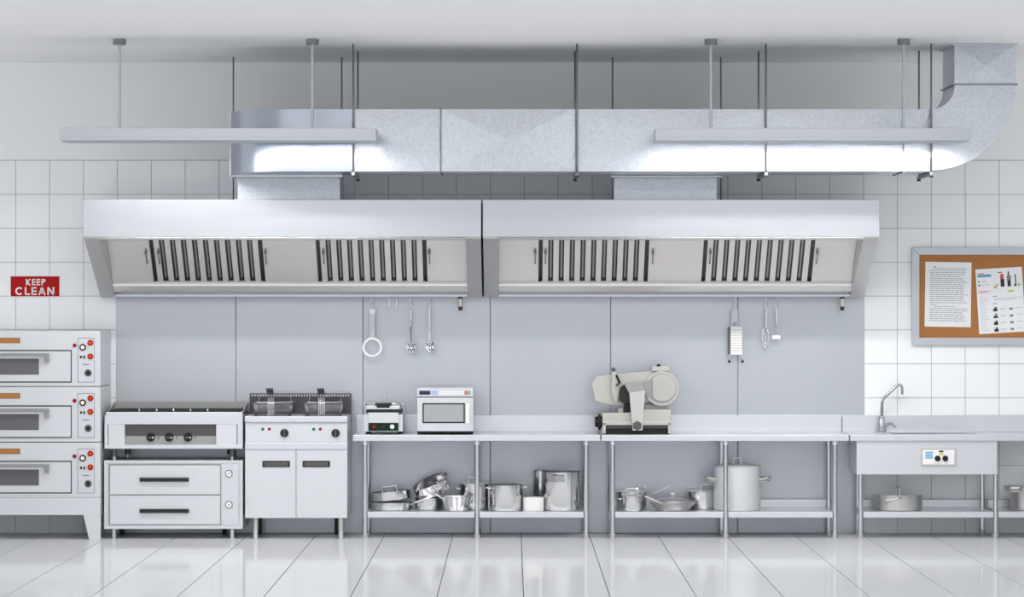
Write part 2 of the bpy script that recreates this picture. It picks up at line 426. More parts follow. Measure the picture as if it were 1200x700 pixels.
for px in (413.5, 675.5, 897, 1090.6):
    x = PX(px, DF + 0.03)
    for d in (DF + 0.035, DB - 0.04):
        MB().cyl((x, d, zb - 0.05), (x, d, ZC - 0.001), 0.0075, seg=10).build('hanger_rod', 'zinc', duct)
    MB().box(x - 0.014, x + 0.014, DB - 0.06, DF + 0.055, zb - 0.036, zb - 0.013, 0.003).build('hanger_bar', 'zinc', duct)
    for d in (DF + 0.035, DB - 0.04):
        MB().cyl((x, d, zb - 0.052), (x, d, zb - 0.036), 0.016, seg=6).build('nut', 'iron', duct)

# ================================================================ ceiling lamps
def lamp(px0, px1, rods, label):
    f, b = 2.5, 2.06
    t = thing('pendant_lamp', label, 'lamp', ((PX(px0, f) + PX(px1, f)) / 2, 2.27, PZ(164.5, f)), 'suspended linear ceiling lamps')
    X0, X1, z0, z1 = PX(px0, f), PX(px1, f), PZ(164.5, f), PZ(150, f)
    mb = MB(); w = 0.03; s0, s1 = 2.20, 2.32          # the slot in the underside, with the diffuser recessed in it
    mb.box(X0, X1, b, f, z0 + 0.026, z1, 0.003)
    mb.box(X0, X1, s1, f, z0, z0 + 0.027, 0.002).box(X0, X1, b, s0, z0, z0 + 0.027, 0.002)
    mb.box(X0, X0 + w, s0, s1, z0, z0 + 0.027).box(X1 - w, X1, s0, s1, z0, z0 + 0.027)
    mb.box(X0, X1, s1, s1 + 0.02, z0 - 0.010, z0 + 0.001)
    mb.build('housing', 'alu', t)
    MB().box(X0 + w, X1 - w, s0, s1, z0 + 0.0175, z0 + 0.0255).build('diffuser', 'diffuser', t)
    for r in rods:
        x = PX(r, 2.28)
        MB().cyl((x, 2.28, z1), (x, 2.28, ZC - 0.03), 0.0115, seg=14).build('rod', 'alu', t)
        mb = MB()
        mb.cyl((x, 2.28, ZC - 0.045), (x, 2.28, ZC - 0.002), 0.052, seg=24)
        mb.build('ceiling_mount', 'zinc', t)
lamp(69, 440, (139.5, 365.5), 'long grey suspended lamp above the deck ovens and fryer')
lamp(768, 1137, (832.5, 1058.5), 'long grey suspended lamp in front of duct beside the riser bend')

# ================================================================ extraction hoods
HD = 1.2
def hood(px0, px1, banks, handles, collar, rods, cup, label):
    X0, X1 = PX(px0, HD), PX(px1, HD)
    zt, zf, zr = PZ(234, HD), PZ(278, HD), PZ(347.5, .15)
    t = thing('extraction_hood', label, 'hood', ((X0 + X1) / 2, 0.03, zr), 'stainless kitchen extraction hoods')
    EP = 0.13
    mb = MB()
    mb.box(X0, X1, HD - 0.03, HD, zf, zt, 0.004)
    mb.box(X0 + 0.002, X1 - 0.002, 0.02, HD - 0.03, zt - 0.025, zt - 0.002)
    mb.box(X0 + 0.002, X1 - 0.002, 0.02, 0.04, zr, zt - 0.025)
    mb.build('canopy', 'hood', t)
    MB().box(X0 + EP, X1 - EP, HD - 0.12, HD - 0.004, zf - 0.022, zf - 0.001, 0.003).build('front_lip', 'oven_handle', t)
    for a, b, inner in ((X0 + 0.002, X0 + EP, X0 + EP - 0.006), (X1 - EP, X1 - 0.002, X1 - EP)):
        MB().prism_x([(0.042, zr - 0.01), (0.16, zr - 0.01), (HD - 0.032, zf - 0.012), (HD - 0.032, zt - 0.028), (0.042, zt - 0.028)], a, b, 0.003).build('end_panel', 'hood_end', t)
    xa, xb = X0 + EP + 0.001, X1 - EP - 0.001
    D0, Z0, D1, Z1 = 0.30, 2.235, 0.74, 2.665
    L = math.hypot(D1 - D0, Z1 - Z0); tx, tz = (D1 - D0) / L, (Z1 - Z0) / L; nx, nz = tz, -tx
    def sl(mb, xx0, xx1, t0, t1, n0, n1, bev=0.0):
        pts = []
        for tt, nn in ((t0, n0), (t1, n0), (t1, n1), (t0, n1)):
            pts.append((D0 + tx * L * tt + nx * nn, Z0 + tz * L * tt + nz * nn))
        mb.prism_x(pts, xx0, xx1, bev)
    # sloping back plate
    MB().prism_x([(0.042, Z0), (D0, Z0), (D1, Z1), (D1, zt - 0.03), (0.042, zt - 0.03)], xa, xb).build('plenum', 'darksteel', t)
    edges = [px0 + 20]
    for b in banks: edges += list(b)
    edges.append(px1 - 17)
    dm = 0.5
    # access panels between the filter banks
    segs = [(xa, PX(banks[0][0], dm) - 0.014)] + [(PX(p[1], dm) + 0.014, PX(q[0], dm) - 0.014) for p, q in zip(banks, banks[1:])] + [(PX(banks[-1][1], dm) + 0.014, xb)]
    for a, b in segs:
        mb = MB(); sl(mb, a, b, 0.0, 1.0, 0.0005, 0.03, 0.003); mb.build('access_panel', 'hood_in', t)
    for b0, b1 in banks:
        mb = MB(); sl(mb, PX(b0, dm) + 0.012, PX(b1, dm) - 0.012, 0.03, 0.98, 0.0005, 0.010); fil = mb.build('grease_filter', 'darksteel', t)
        n = 10; w = (b1 - b0)
        for k in range(n):
            c = b0 + w * (k + 0.5) / n
            mb = MB(); sl(mb, PX(c, dm) - 0.0255, PX(c, dm) + 0.0235, 0.0, 1.0, 0.022, 0.030, 0.002); mb.build('baffle', 'hood_in', fil)
            if k < n - 1:
                cc = b0 + w * (k + 1) / n
                mb = MB(); sl(mb, PX(cc, dm) - 0.008, PX(cc, dm) + 0.008, 0.10, 0.95, 0.0101, 0.016, 0.002); mb.build('rear_baffle_glint', 'cream_dark', fil)  # rear baffle strip in lighter grey, imitating the channel's reflected highlight
        mb = MB()
        sl(mb, PX(b0, dm) + 0.012, PX(b1, dm) - 0.012, 0.0, 0.028, 0.0005, 0.0205)
        mb.build('bottom_rail', 'hood_in', fil)
    for hx in handles:
        x = PX(hx, dm); mb = MB()
        def at(tt, nn): return (x, D0 + tx * L * tt + nx * nn, Z0 + tz * L * tt + nz * nn)
        mb.tube([at(.44, .03), at(.44, .055), at(.50, .062), at(.64, .062), at(.70, .055), at(.70, .03)], 0.006, 8)
        mb.cyl(at(.66, .03), at(.66, .07), 0.012, seg=12)
        mb.build('latch_handle', 'oven_handle', t)
    # gutter and hanging rail along the back
    g = MB()
    g.prism_x([(0.046, Z0 - 0.002), (0.31, Z0 - 0.002), (0.33, Z0 - 0.004), (0.33, Z0 - 0.042), (0.315, Z0 - 0.045), (0.24, zr + 0.042), (0.20, zr + 0.038), (0.046, zr + 0.038)], xa, xb)
    g.build('gutter', 'hood_in', t)
    MB().box(xa, xb, 0.317, 0.342, Z0 - 0.026, Z0 - 0.006, 0.003).build('gutter_lip', 'hood', t)
    MB().box(xa, xb, 0.12, 0.20, zr - 0.004, zr + 0.018, 0.003).build('hanging_rail', 'hood', t)
    # collar up to the duct
    c0, c1 = PX(collar[0], 0.98), PX(collar[1], 0.98)
    MB().box(c0, c1, 0.42, 0.98, zt + 0.001, PZ(128, 1.85), 0.003).build('collar', 'galv', t)
    MB().box(c0 - 0.015, c1 + 0.015, 0.40, 1.0, zt + 0.0, zt + 0.012, 0.003).build('collar_flange', 'galv', t)
    MB().box(c0 - 0.03 , c1 + 0.03, 0.985, 1.165, zb - 0.02, zb + 0.0, 0.004).build('collar_flange', 'galv', t)
    for r in rods:
        x = PX(r, 0.55)
        MB().cyl((x, 0.55, zt - 0.002), (x, 0.55, ZC - 0.001), 0.0065, seg=10).build('hanger_rod', 'zinc', t)
    x = PX(cup, 0.16)
    mb = MB().cyl((x, 0.16, zr - 0.092), (x, 0.16, zr - 0.005), 0.0155, seg=18)
    cp = mb.build('drain_cup', 'pot_satin', t)
    mb = MB().cyl((x, 0.16, zr - 0.125), (x, 0.16, zr - 0.090), 0.018, seg=18).cyl((x, 0.16, zr - 0.022), (x, 0.16, zr - 0.0045), 0.021, seg=18)
    mb.build('drain_cap', 'brown', cp)
hood(97, 563.3, ((179, 307), (373, 498)), (172.5, 187, 312, 379.5, 503), (278, 398), (273, 400), 539,
     'stainless extraction hood over the ovens, range and fryer')
hood(565.3, 1030, ((632.5, 757.5), (824.5, 950.5)), (626.5, 638.5, 764, 831, 955.7), (719, 839.5), (717.3, 844.3), 986.5,
     'stainless extraction hood over the meat slicer and plain worktables')

# ================================================================ deck oven
OD, OB = 0.75, 0.08
xr = PX(117, OD); xl = PX(-150, OD)
oven = thing('deck_oven', 'triple-deck steel oven with orange knobs on a wide stand', 'oven', ((xl + xr) / 2, 0.4, 0))
ys = (388, 453.3, 518.6, 583.6)
for k in range(3):
    y0, y1 = ys[k], ys[k + 1]; o = k * 65
    deck = MB().pbox(-150, 117, y0 + 0.35, y1 - 0.5, OB, OD, 0.004).build('deck', 'front', oven)
    rim = MB().pbox(-100.5, 83.6, 410.3 + o, 448.6 + o, OD - 0.002, OD + 0.0015).build('door_gap', 'iron', oven)
    door = MB().pbox(-100, 82.3, 411.8 + o, 447.4 + o, OD + 0.001, OD + 0.014, 0.003).build('door', 'front', oven)
    d2 = OD + 0.014
    MB().pbox(-62, 45, 420.5 + o, 439.3 + o, d2 - 0.004, d2 + 0.004, 0.002).build('window', 'glass_dark', door)
    mb = MB(); d3 = d2 + 0.05
    mb.pbox(-74, 56.5, 414.2 + o, 418 + o, d3 - 0.02, d3, 0.004)
    for xx in (-74, 50):
        mb.pprism([(xx, 416 + o), (xx + 6.5, 416 + o), (xx + 6.3, 425 + o), (xx + 1.6, 425 + o)], d2, d3 - 0.002, 0.003)
    mb.build('handle', 'oven_handle', door)
    b = MB().pbox(-22, 23, 396 + o, 402.4 + o, OD, OD + 0.004, 0.001).build('badge', 'badge_edge', oven)
    MB().pbox(-21, 21.8, 397 + o, 401.5 + o, OD + 0.003, OD + 0.006).build('badge_field', 'badge', b)
    MB().disc(86.6, 405 + o, OD, OD + 0.012, 2.4, 1.9).build('red_lamp', 'red', oven)
    pn = MB().pbox(90.8, 109.8, 396.5 + o, 448 + o, OD, OD + 0.0035, 0.001).build('control_panel', 'steel', oven)
    d4 = OD + 0.0035
    mb = MB()
    for q in ((90.6, 110, 396.2, 396.9), (90.6, 110, 447.7, 448.3), (90.4, 91, 396.2, 448.3), (109.6, 110.1, 396.2, 448.3)): mb.pbox(q[0], q[1], q[2] + o, q[3] + o, OD, d4 + 0.001)
    mb.build('panel_outline', 'ink', pn)
    dial = MB().disc(96.2, 407.3 + o, d4 - .001, d4 + 0.012, 4.2, 3.9).build('dial_ring', 'brown', pn)
    MB().disc(96.2, 407.3 + o, d4 + .010, d4 + 0.015, 2.3, 2.0).build('dial', 'white', pn)
    for yy in (402, 418):
        MB().disc(105, yy + o, d4 - .001, d4 + 0.02, 3.7, 3.0).build('orange_knob', 'orange', pn)
        MB().pbox(103.5, 106.5, yy - .5 + o, yy + .4 + o, d4 + .019, d4 + 0.024, .001).build('knob_grip', 'ink_orange', pn)
    MB().pbox(93.2, 95.6, 417.3 + o, 420 + o, d4 - .001, d4 + .006, .001).build('switch', 'black', pn)
    MB().pbox(97.2, 99, 417 + o, 420.6 + o, d4 - .001, d4 + .006, .001).build('switch', 'black', pn)
    MB().pbox(96, 104, 426.8 + o, 428 + o, d4 - .001, d4 + .001).build('printed_text', 'ink', pn)
    MB().disc(102.6, 437.3 + o, d4 - .001, d4 + 0.008, 4.3, 4.1).build('knob_ring', 'grey_handle', pn)
    MB().disc(102.6, 437.3 + o, d4 + .007, d4 + 0.02, 2.2, 1.8).build('knob', 'black', pn)
zs = PZ(583.2, OD)
mb = MB()
mb.pbox(-150, 117, 583.4, 604, OB, OD, 0.004)
mb.build('stand', 'front', oven)
for m_, (da, db) in ((0, (OD - 0.06, OD)), (1, (OB, OB + 0.06))):
    MB().pprism([(97, 603.8), (117, 603.8), (117, 632.9), (104, 632.9)], da, db, 0.002).build('leg', 'front', oven)
    MB().pprism([(-150, 603.8), (-130, 603.8), (-137, 632.9), (-150, 632.9)], da, db, 0.002).build('leg', 'front', oven)

# ================================================================ drawer cabinet and the gas range on it
RD, RB = 0.66, 0.08
cab = thing('drawer_cabinet', 'low steel cabinet with two drawers and round gauges under the gas range', 'cabinet', (PX(203, RD), 0.37, 0))
mb = MB()
mb.pbox(121.5, 284, 540, 620.2, RB, RD - 0.012)
mb.build('body', 'front', cab)
mb = MB()
for q in ((121.5, 284, 540, 543.2), (121.5, 284, 616.6, 620.2), (121.5, 125.4, 543.2, 616.6), (279.8, 284, 543.2, 616.6)): mb.pbox(*q, RD - 0.012, RD, 0.002)
mb.build('front_frame', 'steel', cab)
mb = MB().pbox(126.5, 258.5, 544, 616, RD - 0.0125, RD - 0.010)
mb.build('drawer_gap', 'cream_dark', cab)
for y0, y1, hy in ((546, 579.6, 560.2), (581.4, 614.8, 597)):
    dr = MB().pbox(128.5, 257.3, y0, y1, RD - 0.011, RD + 0.004, 0.002).build('drawer', 'front', cab)
    mb = MB().pbox(163, 220.5, hy, hy + 4.6, RD + 0.02, RD + 0.032, 0.003)
    for xx in (163, 215.5): mb.pbox(xx, xx + 5, hy + 0.2, hy + 4.4, RD + 0.003, RD + 0.022)
    mb.build('handle', 'iron', dr)
pn = MB().pbox(259.3, 279.3, 544, 616, RD - 0.0125, RD - 0.004, 0.002).build('gauge_panel', 'steel', cab)
for yy in (555.3, 591.8):
    MB().disc(267.6, yy, RD - 0.005, RD + 0.004, 4.4).build('gauge_ring', 'grey_handle', pn)
    MB().disc(267.6, yy, RD + 0.003, RD + 0.007, 3.4).build('gauge_face', 'white', pn)
    MB().pprism([(266, yy + .8), (266.5, yy + 1.4), (269.8, yy - 1), (269.4, yy - 1.5)], RD + .006, RD + .0085).build('gauge_needle', 'ink_black', pn)
def foot(px, y0, y1, d, parent, r=2.4, m='steel', nm='leg'):
    x, s = PX(px, d), S(d)
    MB().cyl((x, d, PZ(y0, d)), (x, d, PZ(y1, d)), r / s, seg=16).build(nm, m, parent)
for px in (133, 271.5):
    foot(px, 620, 631.25, 0.6, cab, 2.6)
    foot(px + (9 if px < 200 else -9), 620, 627, 0.14, cab, 2.6, 'iron')
ztop_cab = PZ(540, RD)
rng = thing('gas_range', 'gas range with dark cooking grate and recessed knob panel standing on drawer cabinet', 'range', (PX(203, RD), 0.37, ztop_cab))
MB().pbox(122, 284, 486.5, 497.5, RB, RD, 0.003).build('body', 'steel', rng)
MB().pbox(122, 284, 497, 526, RB, RD - 0.07).build('lower_body', 'front', rng)
MB().pbox(122, 284, 521.8, 526.2, RD - 0.07, RD, 0.003).build('bottom_rail', 'steel', rng)
for a, b in ((126.5, 145.5), (252.8, 277)): MB().pbox(a, b, 497.2, 521.8, RD - 0.07, RD - 0.004, 0.002).build('side_panel', 'front', rng)
for a, b in ((122, 125.8), (277.8, 284)): MB().pbox(a, b, 497.2, 521.8, RD - 0.07, RD, 0.002).build('side_post', 'steel', rng)
kp = MB().pbox(145.6, 252.7, 497.6, 521.7, RD - 0.07, RD - 0.064).build('knob_panel', 'grey_handle', rng)
MB().pbox(145.6, 252.7, 511.5, 521.7, RD - 0.064, RD - 0.055, 0.002).build('knob_strip', 'cream_dark', rng)
for px in (175.5, 197.2, 219.3):
    kn = MB().disc(px, 513, RD - 0.058, RD - 0.025, 5.2, 4.6).build('knob', 'black', rng)
    MB().pbox(px - 3, px + 3.4, 512.2, 514.2, RD - 0.026, RD - 0.018, .001).build('knob_grip', 'grey_handle', kn)
    MB().pbox(px + 2.4, px + 3.8, 512.4, 514, RD - 0.0185, RD - 0.015).build('knob_mark', 'white', kn)
    MB().disc(px + 9.3, 513.2, RD - 0.056, RD - 0.049, 0.9).build('pilot_lamp', 'red', rng)
ztop = PZ(486.5, RD)
MB().box(PX(123.5, RD), PX(283.5, RD), RD - 0.06, RD - 0.002, ztop, ztop + 0.024, 0.004).build('front_rail', 'steel', rng)
MB().box(PX(123.5, RD), PX(283.5, RD), RB + 0.02, RD - 0.06, ztop, ztop + 0.012).build('hob_plate', 'iron', rng)
mb = MB(); gx0, gx1 = PX(128, RD), PX(280, RD)
for k in range(5):
    d = 0.14 + k * 0.105; mb.box(gx0, gx1, d, d + 0.012, ztop + 0.026, ztop + 0.04)
for k in range(26):
    x = gx0 + (gx1 - gx0 - .012) * k / 25; mb.box(x, x + 0.012, 0.14, 0.57, ztop + 0.024, ztop + 0.038)
for x in (gx0 + .01, gx1 - .03):
    for d in (0.15, 0.55): mb.box(x, x + .02, d, d + .012, ztop + 0.011, ztop + 0.03)
mb.build('grate', 'iron', rng)
for px in (162.8, 183, 203, 222.8, 243):
    x = PX(px, 0.6); mb = MB()
    mb.cyl((x, 0.605, ztop + 0.02), (x, 0.605, ztop + 0.052), 0.0065, seg=10)
    kn = mb.build('grate_peg', 'chrome', rng)
    MB().box(x - 0.028, x + 0.028, 0.597, 0.613, ztop + 0.022, ztop + 0.029, 0.003).build('peg_foot', 'iron', kn)
mb = MB().prism_x([(RB, ztop), (RB + 0.02, ztop), (RB + 0.02, ztop + 0.095), (RB, ztop + 0.095)], PX(123.5, RD), PX(283.5, RD))
for a in (PX(123, RD), PX(283, RD) - .008):
    mb.prism_x([(RB, ztop), (RD - 0.1, ztop), (RD - 0.1, ztop + 0.02), (RB + 0.02, ztop + 0.095), (RB, ztop + 0.095)], a, a + 0.008)
mb.build('splash_guard', 'cream_dark', rng)
for px in (133.5, 271.5):
    for d in (0.58, 0.16):
        x = PX(px, 0.58) if d > .3 else PX(px, .58) + (0.06 if px < 200 else -0.06)
        MB().cyl((x, d, PZ(526, .58)), (x, d, ztop_cab + 0.03), 0.024, seg=16).build('leg', 'grey_handle', rng)
        MB().cyl((x, d, ztop_cab + 0.03), (x, d, ztop_cab), 0.013, seg=14).build('leg_foot', 'steel', rng)

# ================================================================ double fryer and baskets
FD, FB = 0.68, 0.07
fry = thing('double_fryer', 'double fryer with two basket wells above twin cupboard doors', 'fryer', (PX(346, FD), 0.38, 0))
MB().pbox(287, 406.3, 495, 607.4, FB, FD - 0.012).build('body', 'front', fry)
MB().pbox(287, 406.3, 496.2, 518.8, FD - 0.012, FD, 0.002).build('control_panel', 'front', fry)
MB().pbox(286.5, 406.6, 519.3, 526.9, FD - 0.012, FD + 0.012, 0.004).build('front_rail', 'steel', fry)
zt2 = PZ(488.3, FD + .02)
mb = MB()
mb.box(PX(286.5, FD), PX(406.6, FD), FD - 0.09, FD + 0.02, PZ(494.8, FD), zt2, 0.004)
mb.box(PX(286.5, FD), PX(406.6, FD), FB, 0.14, PZ(494.8, FD), zt2)
for a, b in ((286.5, 294), (341.5, 353), (400, 406.6)): mb.box(PX(a, FD), PX(b, FD), 0.14, FD - 0.09, PZ(494.8, FD), zt2)
mb.build('top', 'steel', fry)
for a, b in ((294, 341.5), (353, 400)):
    mb = MB(); X0, X1 = PX(a, FD), PX(b, FD); zz = zt2 - 0.05
    mb.box(X0, X1, 0.14, FD - 0.09, zz, zz + 0.004)
    mb.build('oil_well', 'darksteel', fry)
for x0, x1, h0 in ((286.7, 345.6, 307), (347.4, 406.4, 354)):
    dr = MB().pbox(x0, x1, 527.6, 607.4, FD - 0.0125, FD + 0.004, 0.003).build('door', 'front', fry)
    h = MB().pbox(h0, h0 + 32.2, 540.4, 547.8, FD + 0.003, FD + 0.014, 0.005).build('handle', 'iron', dr)
    MB().pbox(h0 + 2.4, h0 + 29.6, 542.2, 546.6, FD + 0.013, FD + 0.017, 0.002).build('handle_grip', 'grey_handle', dr)
for o in (0, 60):
    for px, m, nm in ((307.3, 'green', 'green_lamp'), (315, 'red', 'red_lamp')):
        MB().disc(px + o * .995, 503.2, FD - 0.001, FD + 0.008, 1.9, 1.3).build(nm, m, fry)
    kn = MB().disc(332.6 + o, 508, FD - 0.001, FD + 0.022, 5.1, 4.6).build('knob', 'iron', fry)
    MB().pbox(331.7 + o, 333.5 + o, 503.6, 512.6, FD + 0.02, FD + 0.034, .002).build('knob_grip', 'grey_handle', kn)
mb = MB()
mb.box(PX(292, .1), PX(411, .1), FB, 0.10, PZ(495, .1), PZ(461.2, .1), 0.003)
fbk = mb.build('back_panel', 'darksteel', fry)
mb = MB()
for k in range(36):
    x = PX(295, .1) + (PX(408, .1) - PX(295, .1)) * k / 35
    mb.box(x - .006, x + .006, 0.098, 0.104, PZ(464.6, .1), PZ(462.6, .1))
mb.build('vent_slots', 'pot_satin', fbk)
for px in (299, 399):
    foot(px, 607.3, 622, 0.62, fry, 3.4, 'pot_satin'); foot(px, 622, 631.65, 0.62, fry, 2.9, 'steel', 'leg_foot')
    foot(px + (4 if px < 346 else -4), 607.3, 628, 0.14, fry, 3.4, 'iron')
def basket(px, label):
    x0, x1 = PX(px - 23, .5), PX(px + 20, .5)
    zt_, zb_ = zt2 + 0.105, zt2 - 0.03
    d0, d1 = 0.20, 0.54
    t = thing('fryer_basket', label, 'basket', ((x0 + x1) / 2, 0.37, zb_), 'wire fryer baskets')
    mb = MB()
    def frame(z, i, r): mb.tube([(x0 + i, d0 + i, z), (x1 - i, d0 + i, z), (x1 - i, d1 - i, z), (x0 + i, d1 - i, z)], r, 6, True)
    frame(zt_, 0, 0.006); frame(zb_ + .01, .02, 0.004); frame((zt_ + zb_) / 2, .01, 0.003)
    mb.build('rim', 'zinc', t)
    mb = MB()
    n = 24
    for k in range(n + 1):
        f = k / n; xa = x0 + (x1 - x0) * f; xb = x0 + .02 + (x1 - x0 - .04) * f
        for d, e in ((d1, d1 - .02), (d0, d0 + .02)): mb.tube([(xa, d, zt_), (xb, e, zb_ + .01)], 0.0016, 4)
        mb.tube([(xb, d0 + .02, zb_ + .01), (xb, d1 - .02, zb_ + .01)], 0.0016, 4)
    for k in range(16):
        f = k / 15; da = d0 + (d1 - d0) * f; db = d0 + .02 + (d1 - d0 - .04) * f
        for x, e in ((x0, x0 + .02), (x1, x1 - .02)): mb.tube([(x, da, zt_), (e, db, zb_ + .01)], 0.0016, 4)
    for k in range(1, 9):
        f = k / 9; i = .02 * (1 - f); z = zb_ + .01 + (zt_ - zb_ - .01) * f
        mb.tube([(x0 + i, d0 + i, z), (x1 - i, d0 + i, z), (x1 - i, d1 - i, z), (x0 + i, d1 - i, z)], 0.0015, 4, True)
    o = mb.build('wire_mesh', 'oven_handle', t); o['kind'] = 'stuff'
    mb = MB(); xc = PX(px - 3, .55)
    for k in range(5):
        x = xc + (k - 2) * 0.0125
        mb.tube([(x, d1 + .004, zb_ + .02), (x, d1 + .006, zt_ + .01), (x, d1 + .03, zt_ + .06), (x, d1 + .07, zt_ + .095)], 0.0032, 6)
    for z in (zb_ + .03, zt_ + .005): mb.tube([(xc - .03, d1 + .006, z), (xc + .03, d1 + .006, z)], 0.0035, 6)
    h = mb.build('handle', 'chrome', t)
    mb = MB()
    for k in range(5):
        x = xc + (k - 2) * 0.0125
        mb.tube([(x, d1 + .065, zt_ + .09), (x * 1.0 - .004, d1 + .12, zt_ + .135)], 0.0056, 6)
    mb.box(xc - .030, xc + .026, d1 + .085, d1 + .10, zt_ + .108, zt_ + .118)
    mb.build('grip', 'black', h)
    # rear hook that hangs the basket on the back panel
    mb = MB()
    for dx in (-.14, .14): mb.tube([((x0 + x1) / 2 + dx, d0, zt_), ((x0 + x1) / 2 + dx, .13, zt_ + .05), ((x0 + x1) / 2 + dx, .12, zt_ + .03)], .004, 6)
    mb.tube([((x0 + x1) / 2 - .14, .128, zt_ + .05), ((x0 + x1) / 2 + .14, .128, zt_ + .05)], .004, 6)
    mb.build('hanging_hook', 'chrome', t)
basket(320, 'wire fryer basket resting in the well nearest the gas range')
basket(379.5, 'wire fryer basket resting in the well nearest the worktables')

# ================================================================ worktables
TD = 0.62
ZW = PZ(510, TD)
ZS = PZ(600.3, TD)
def legs(t, pxs, ztop_, rear=True):
    for px in pxs:
        for d in ((TD - 0.035, 0.085) if rear else (TD - 0.035,)):
            x = PX(px, TD - 0.035); r = 0.0225
            lg = MB().cyl((x, d, 0.03), (x, d, ztop_), r, seg=24).build('leg', 'leg_steel', t)
            MB().cyl((x, d, 0.0), (x, d, 0.035), r * 1.12, r * 1.25, seg=20).build('leg_foot', 'pot_satin', lg)
            MB().cyl((x, d, ztop_ - 0.035), (x, d, ztop_ - 0.001), r * 1.2, seg=20).build('leg_collar', 'steel', lg)
def worktable(px0, px1, legx, label, extra=0.0):
    X0, X1 = PX(px0, TD), PX(px1, TD)
    t = thing('worktable', label, 'table', ((X0 + X1) / 2, TD / 2, 0), 'stainless worktables')
    mb = MB().box(X0, X1, 0.016, TD, ZW - 0.052, ZW, 0.004)
    mb.build('tabletop', 'steel', t)
    MB().box(X0, X1, 0.016, 0.036, ZW + 0.0005, PZ(486.8, .036), 0.003).build('upstand', 'steel', t)
    legs(t, legx, ZW - 0.052)
    for a, b in zip(legx, legx[1:]):
        xa, xb = PX(a, TD - .035) + .022, PX(b, TD - .035) - .022
        mb = MB().box(xa, xb, 0.05, TD - 0.01, ZS - 0.05, ZS, 0.003)
        mb.box(xa, xb, 0.05, 0.06, ZS, ZS + 0.07, 0.002)
        mb.build('shelf', 'steel', t)
    return t
worktable(413, 703, (427.3, 558.5, 686.4), 'steel worktable carrying the contact grill and microwave')
worktable(704.3, 994.5, (717.3, 850, 978), 'steel worktable carrying the meat slicer')

# ---- sink table
X0, X1 = PX(995.8, TD), PX(1340, TD)
sk = thing('sink_table', 'steel sink table with deep front apron and control plate', 'sink', (PX(1100, TD), TD / 2, 0))
hx0, hx1, hd0, hd1 = PX(1045, .4), PX(1142, .4), 0.19, 0.53
mb = MB()
mb.box(X0, hx0, 0.016, TD, ZW - 0.052, ZW, 0.004); mb.box(hx1, X1, 0.016, TD, ZW - 0.052, ZW, 0.004)
mb.box(hx0 - .003, hx1 + .003, hd1, TD, ZW - 0.052, ZW, 0.004); mb.box(hx0 - .003, hx1 + .003, 0.016, hd0, ZW - 0.052, ZW, 0.004)
mb.build('tabletop', 'steel', sk)
mb = MB()
mb.tube([(hx0, hd0, ZW), (hx1, hd0, ZW), (hx1, hd1, ZW), (hx0, hd1, ZW)], 0.009, 8, True)
mb.build('basin_rim', 'chrome', sk)
mb = MB(); zb0 = PZ(552, TD)
mb.box(hx0, hx1, hd0, hd1, zb0, zb0 + .004)
for q in ((hx0, hx0 + .004, hd0, hd1), (hx1 - .004, hx1, hd0, hd1), (hx0, hx1, hd0, hd0 + .004), (hx0, hx1, hd1 - .004, hd1)): mb.box(*q, zb0, ZW - .001)
mb.build('basin', 'steel', sk)
mb = MB(); za = PZ(556.5, TD)
ax0, ax1 = PX(1003.5, .6), PX(1168, .6)
mb.box(ax0, ax1, 0.585, 0.60, za, ZW - .053, 0.003)
mb.box(ax0, ax0 + .012, 0.07, 0.585, za, ZW - .053); mb.box(ax1 - .012, ax1, 0.07, 0.585, za, ZW - .053)
mb.build('apron', 'front', sk)
MB().box(X0, X1, 0.016, 0.036, ZW + 0.0005, PZ(486.8, .036), 0.003).build('upstand', 'steel', sk)
# legs under the apron
for px in (1008, 1166.3, 1326):
    for d in (TD - 0.035, 0.085):
        x = PX(px, TD - .035); top = (za if px < 1200 else ZW - .053)
        if d < .3 or px > 1200: top = ZW - .053
        xx = x + (0.035 if (d < .3 and px < 1100) else (-0.035 if d < .3 else 0))
        lg = MB().cyl((xx, d, 0.03), (xx, d, top), 0.0225, seg=24).build('leg', 'leg_steel', sk)
        MB().cyl((xx, d, 0.0), (xx, d, 0.035), 0.025, 0.028, seg=20).build('leg_foot', 'pot_satin', lg)
for a, b in ((1008, 1166.3), (1166.3, 1326)):
    xa, xb = PX(a, TD - .035) + .022, PX(b, TD - .035) - .022
    mb = MB().box(xa, xb, 0.05, TD - 0.01, ZS - 0.05, ZS, 0.003); mb.box(xa, xb, 0.05, 0.06, ZS, ZS + 0.07, 0.002)
    mb.build('shelf', 'steel', sk)
pl = MB().pbox(1079, 1120, 525.5, 546.5, 0.60, 0.612, 0.002).build('control_plate', 'pot_satin', sk)
MB().pbox(1081, 1117.8, 527.6, 544.4, 0.611, 0.6145).build('plate_face', 'white', pl)
for px in (1098.6, 1107.6): MB().disc(px, 537.7, .6145, .632, 3.5, 3.1).build('plate_knob', 'black', pl)
mb = MB()
for k, (a, b) in enumerate(((1084, 1093), (1084, 1092), (1083.5, 1092.6), (1084, 1092.6))): mb.pbox(a, b, 529.8 + k * 2.1, 531.2 + k * 2.1, .614, .6155)
mb.build('blue_text', 'ink_blue', pl)
MB().pbox(1100, 1105, 528.4, 530.4, .614, .616).build('black_mark', 'ink_black', pl)
MB().pbox(1100, 1105, 531.4, 533.6, .614, .616).build('yellow_mark', 'ink_yellow', pl)
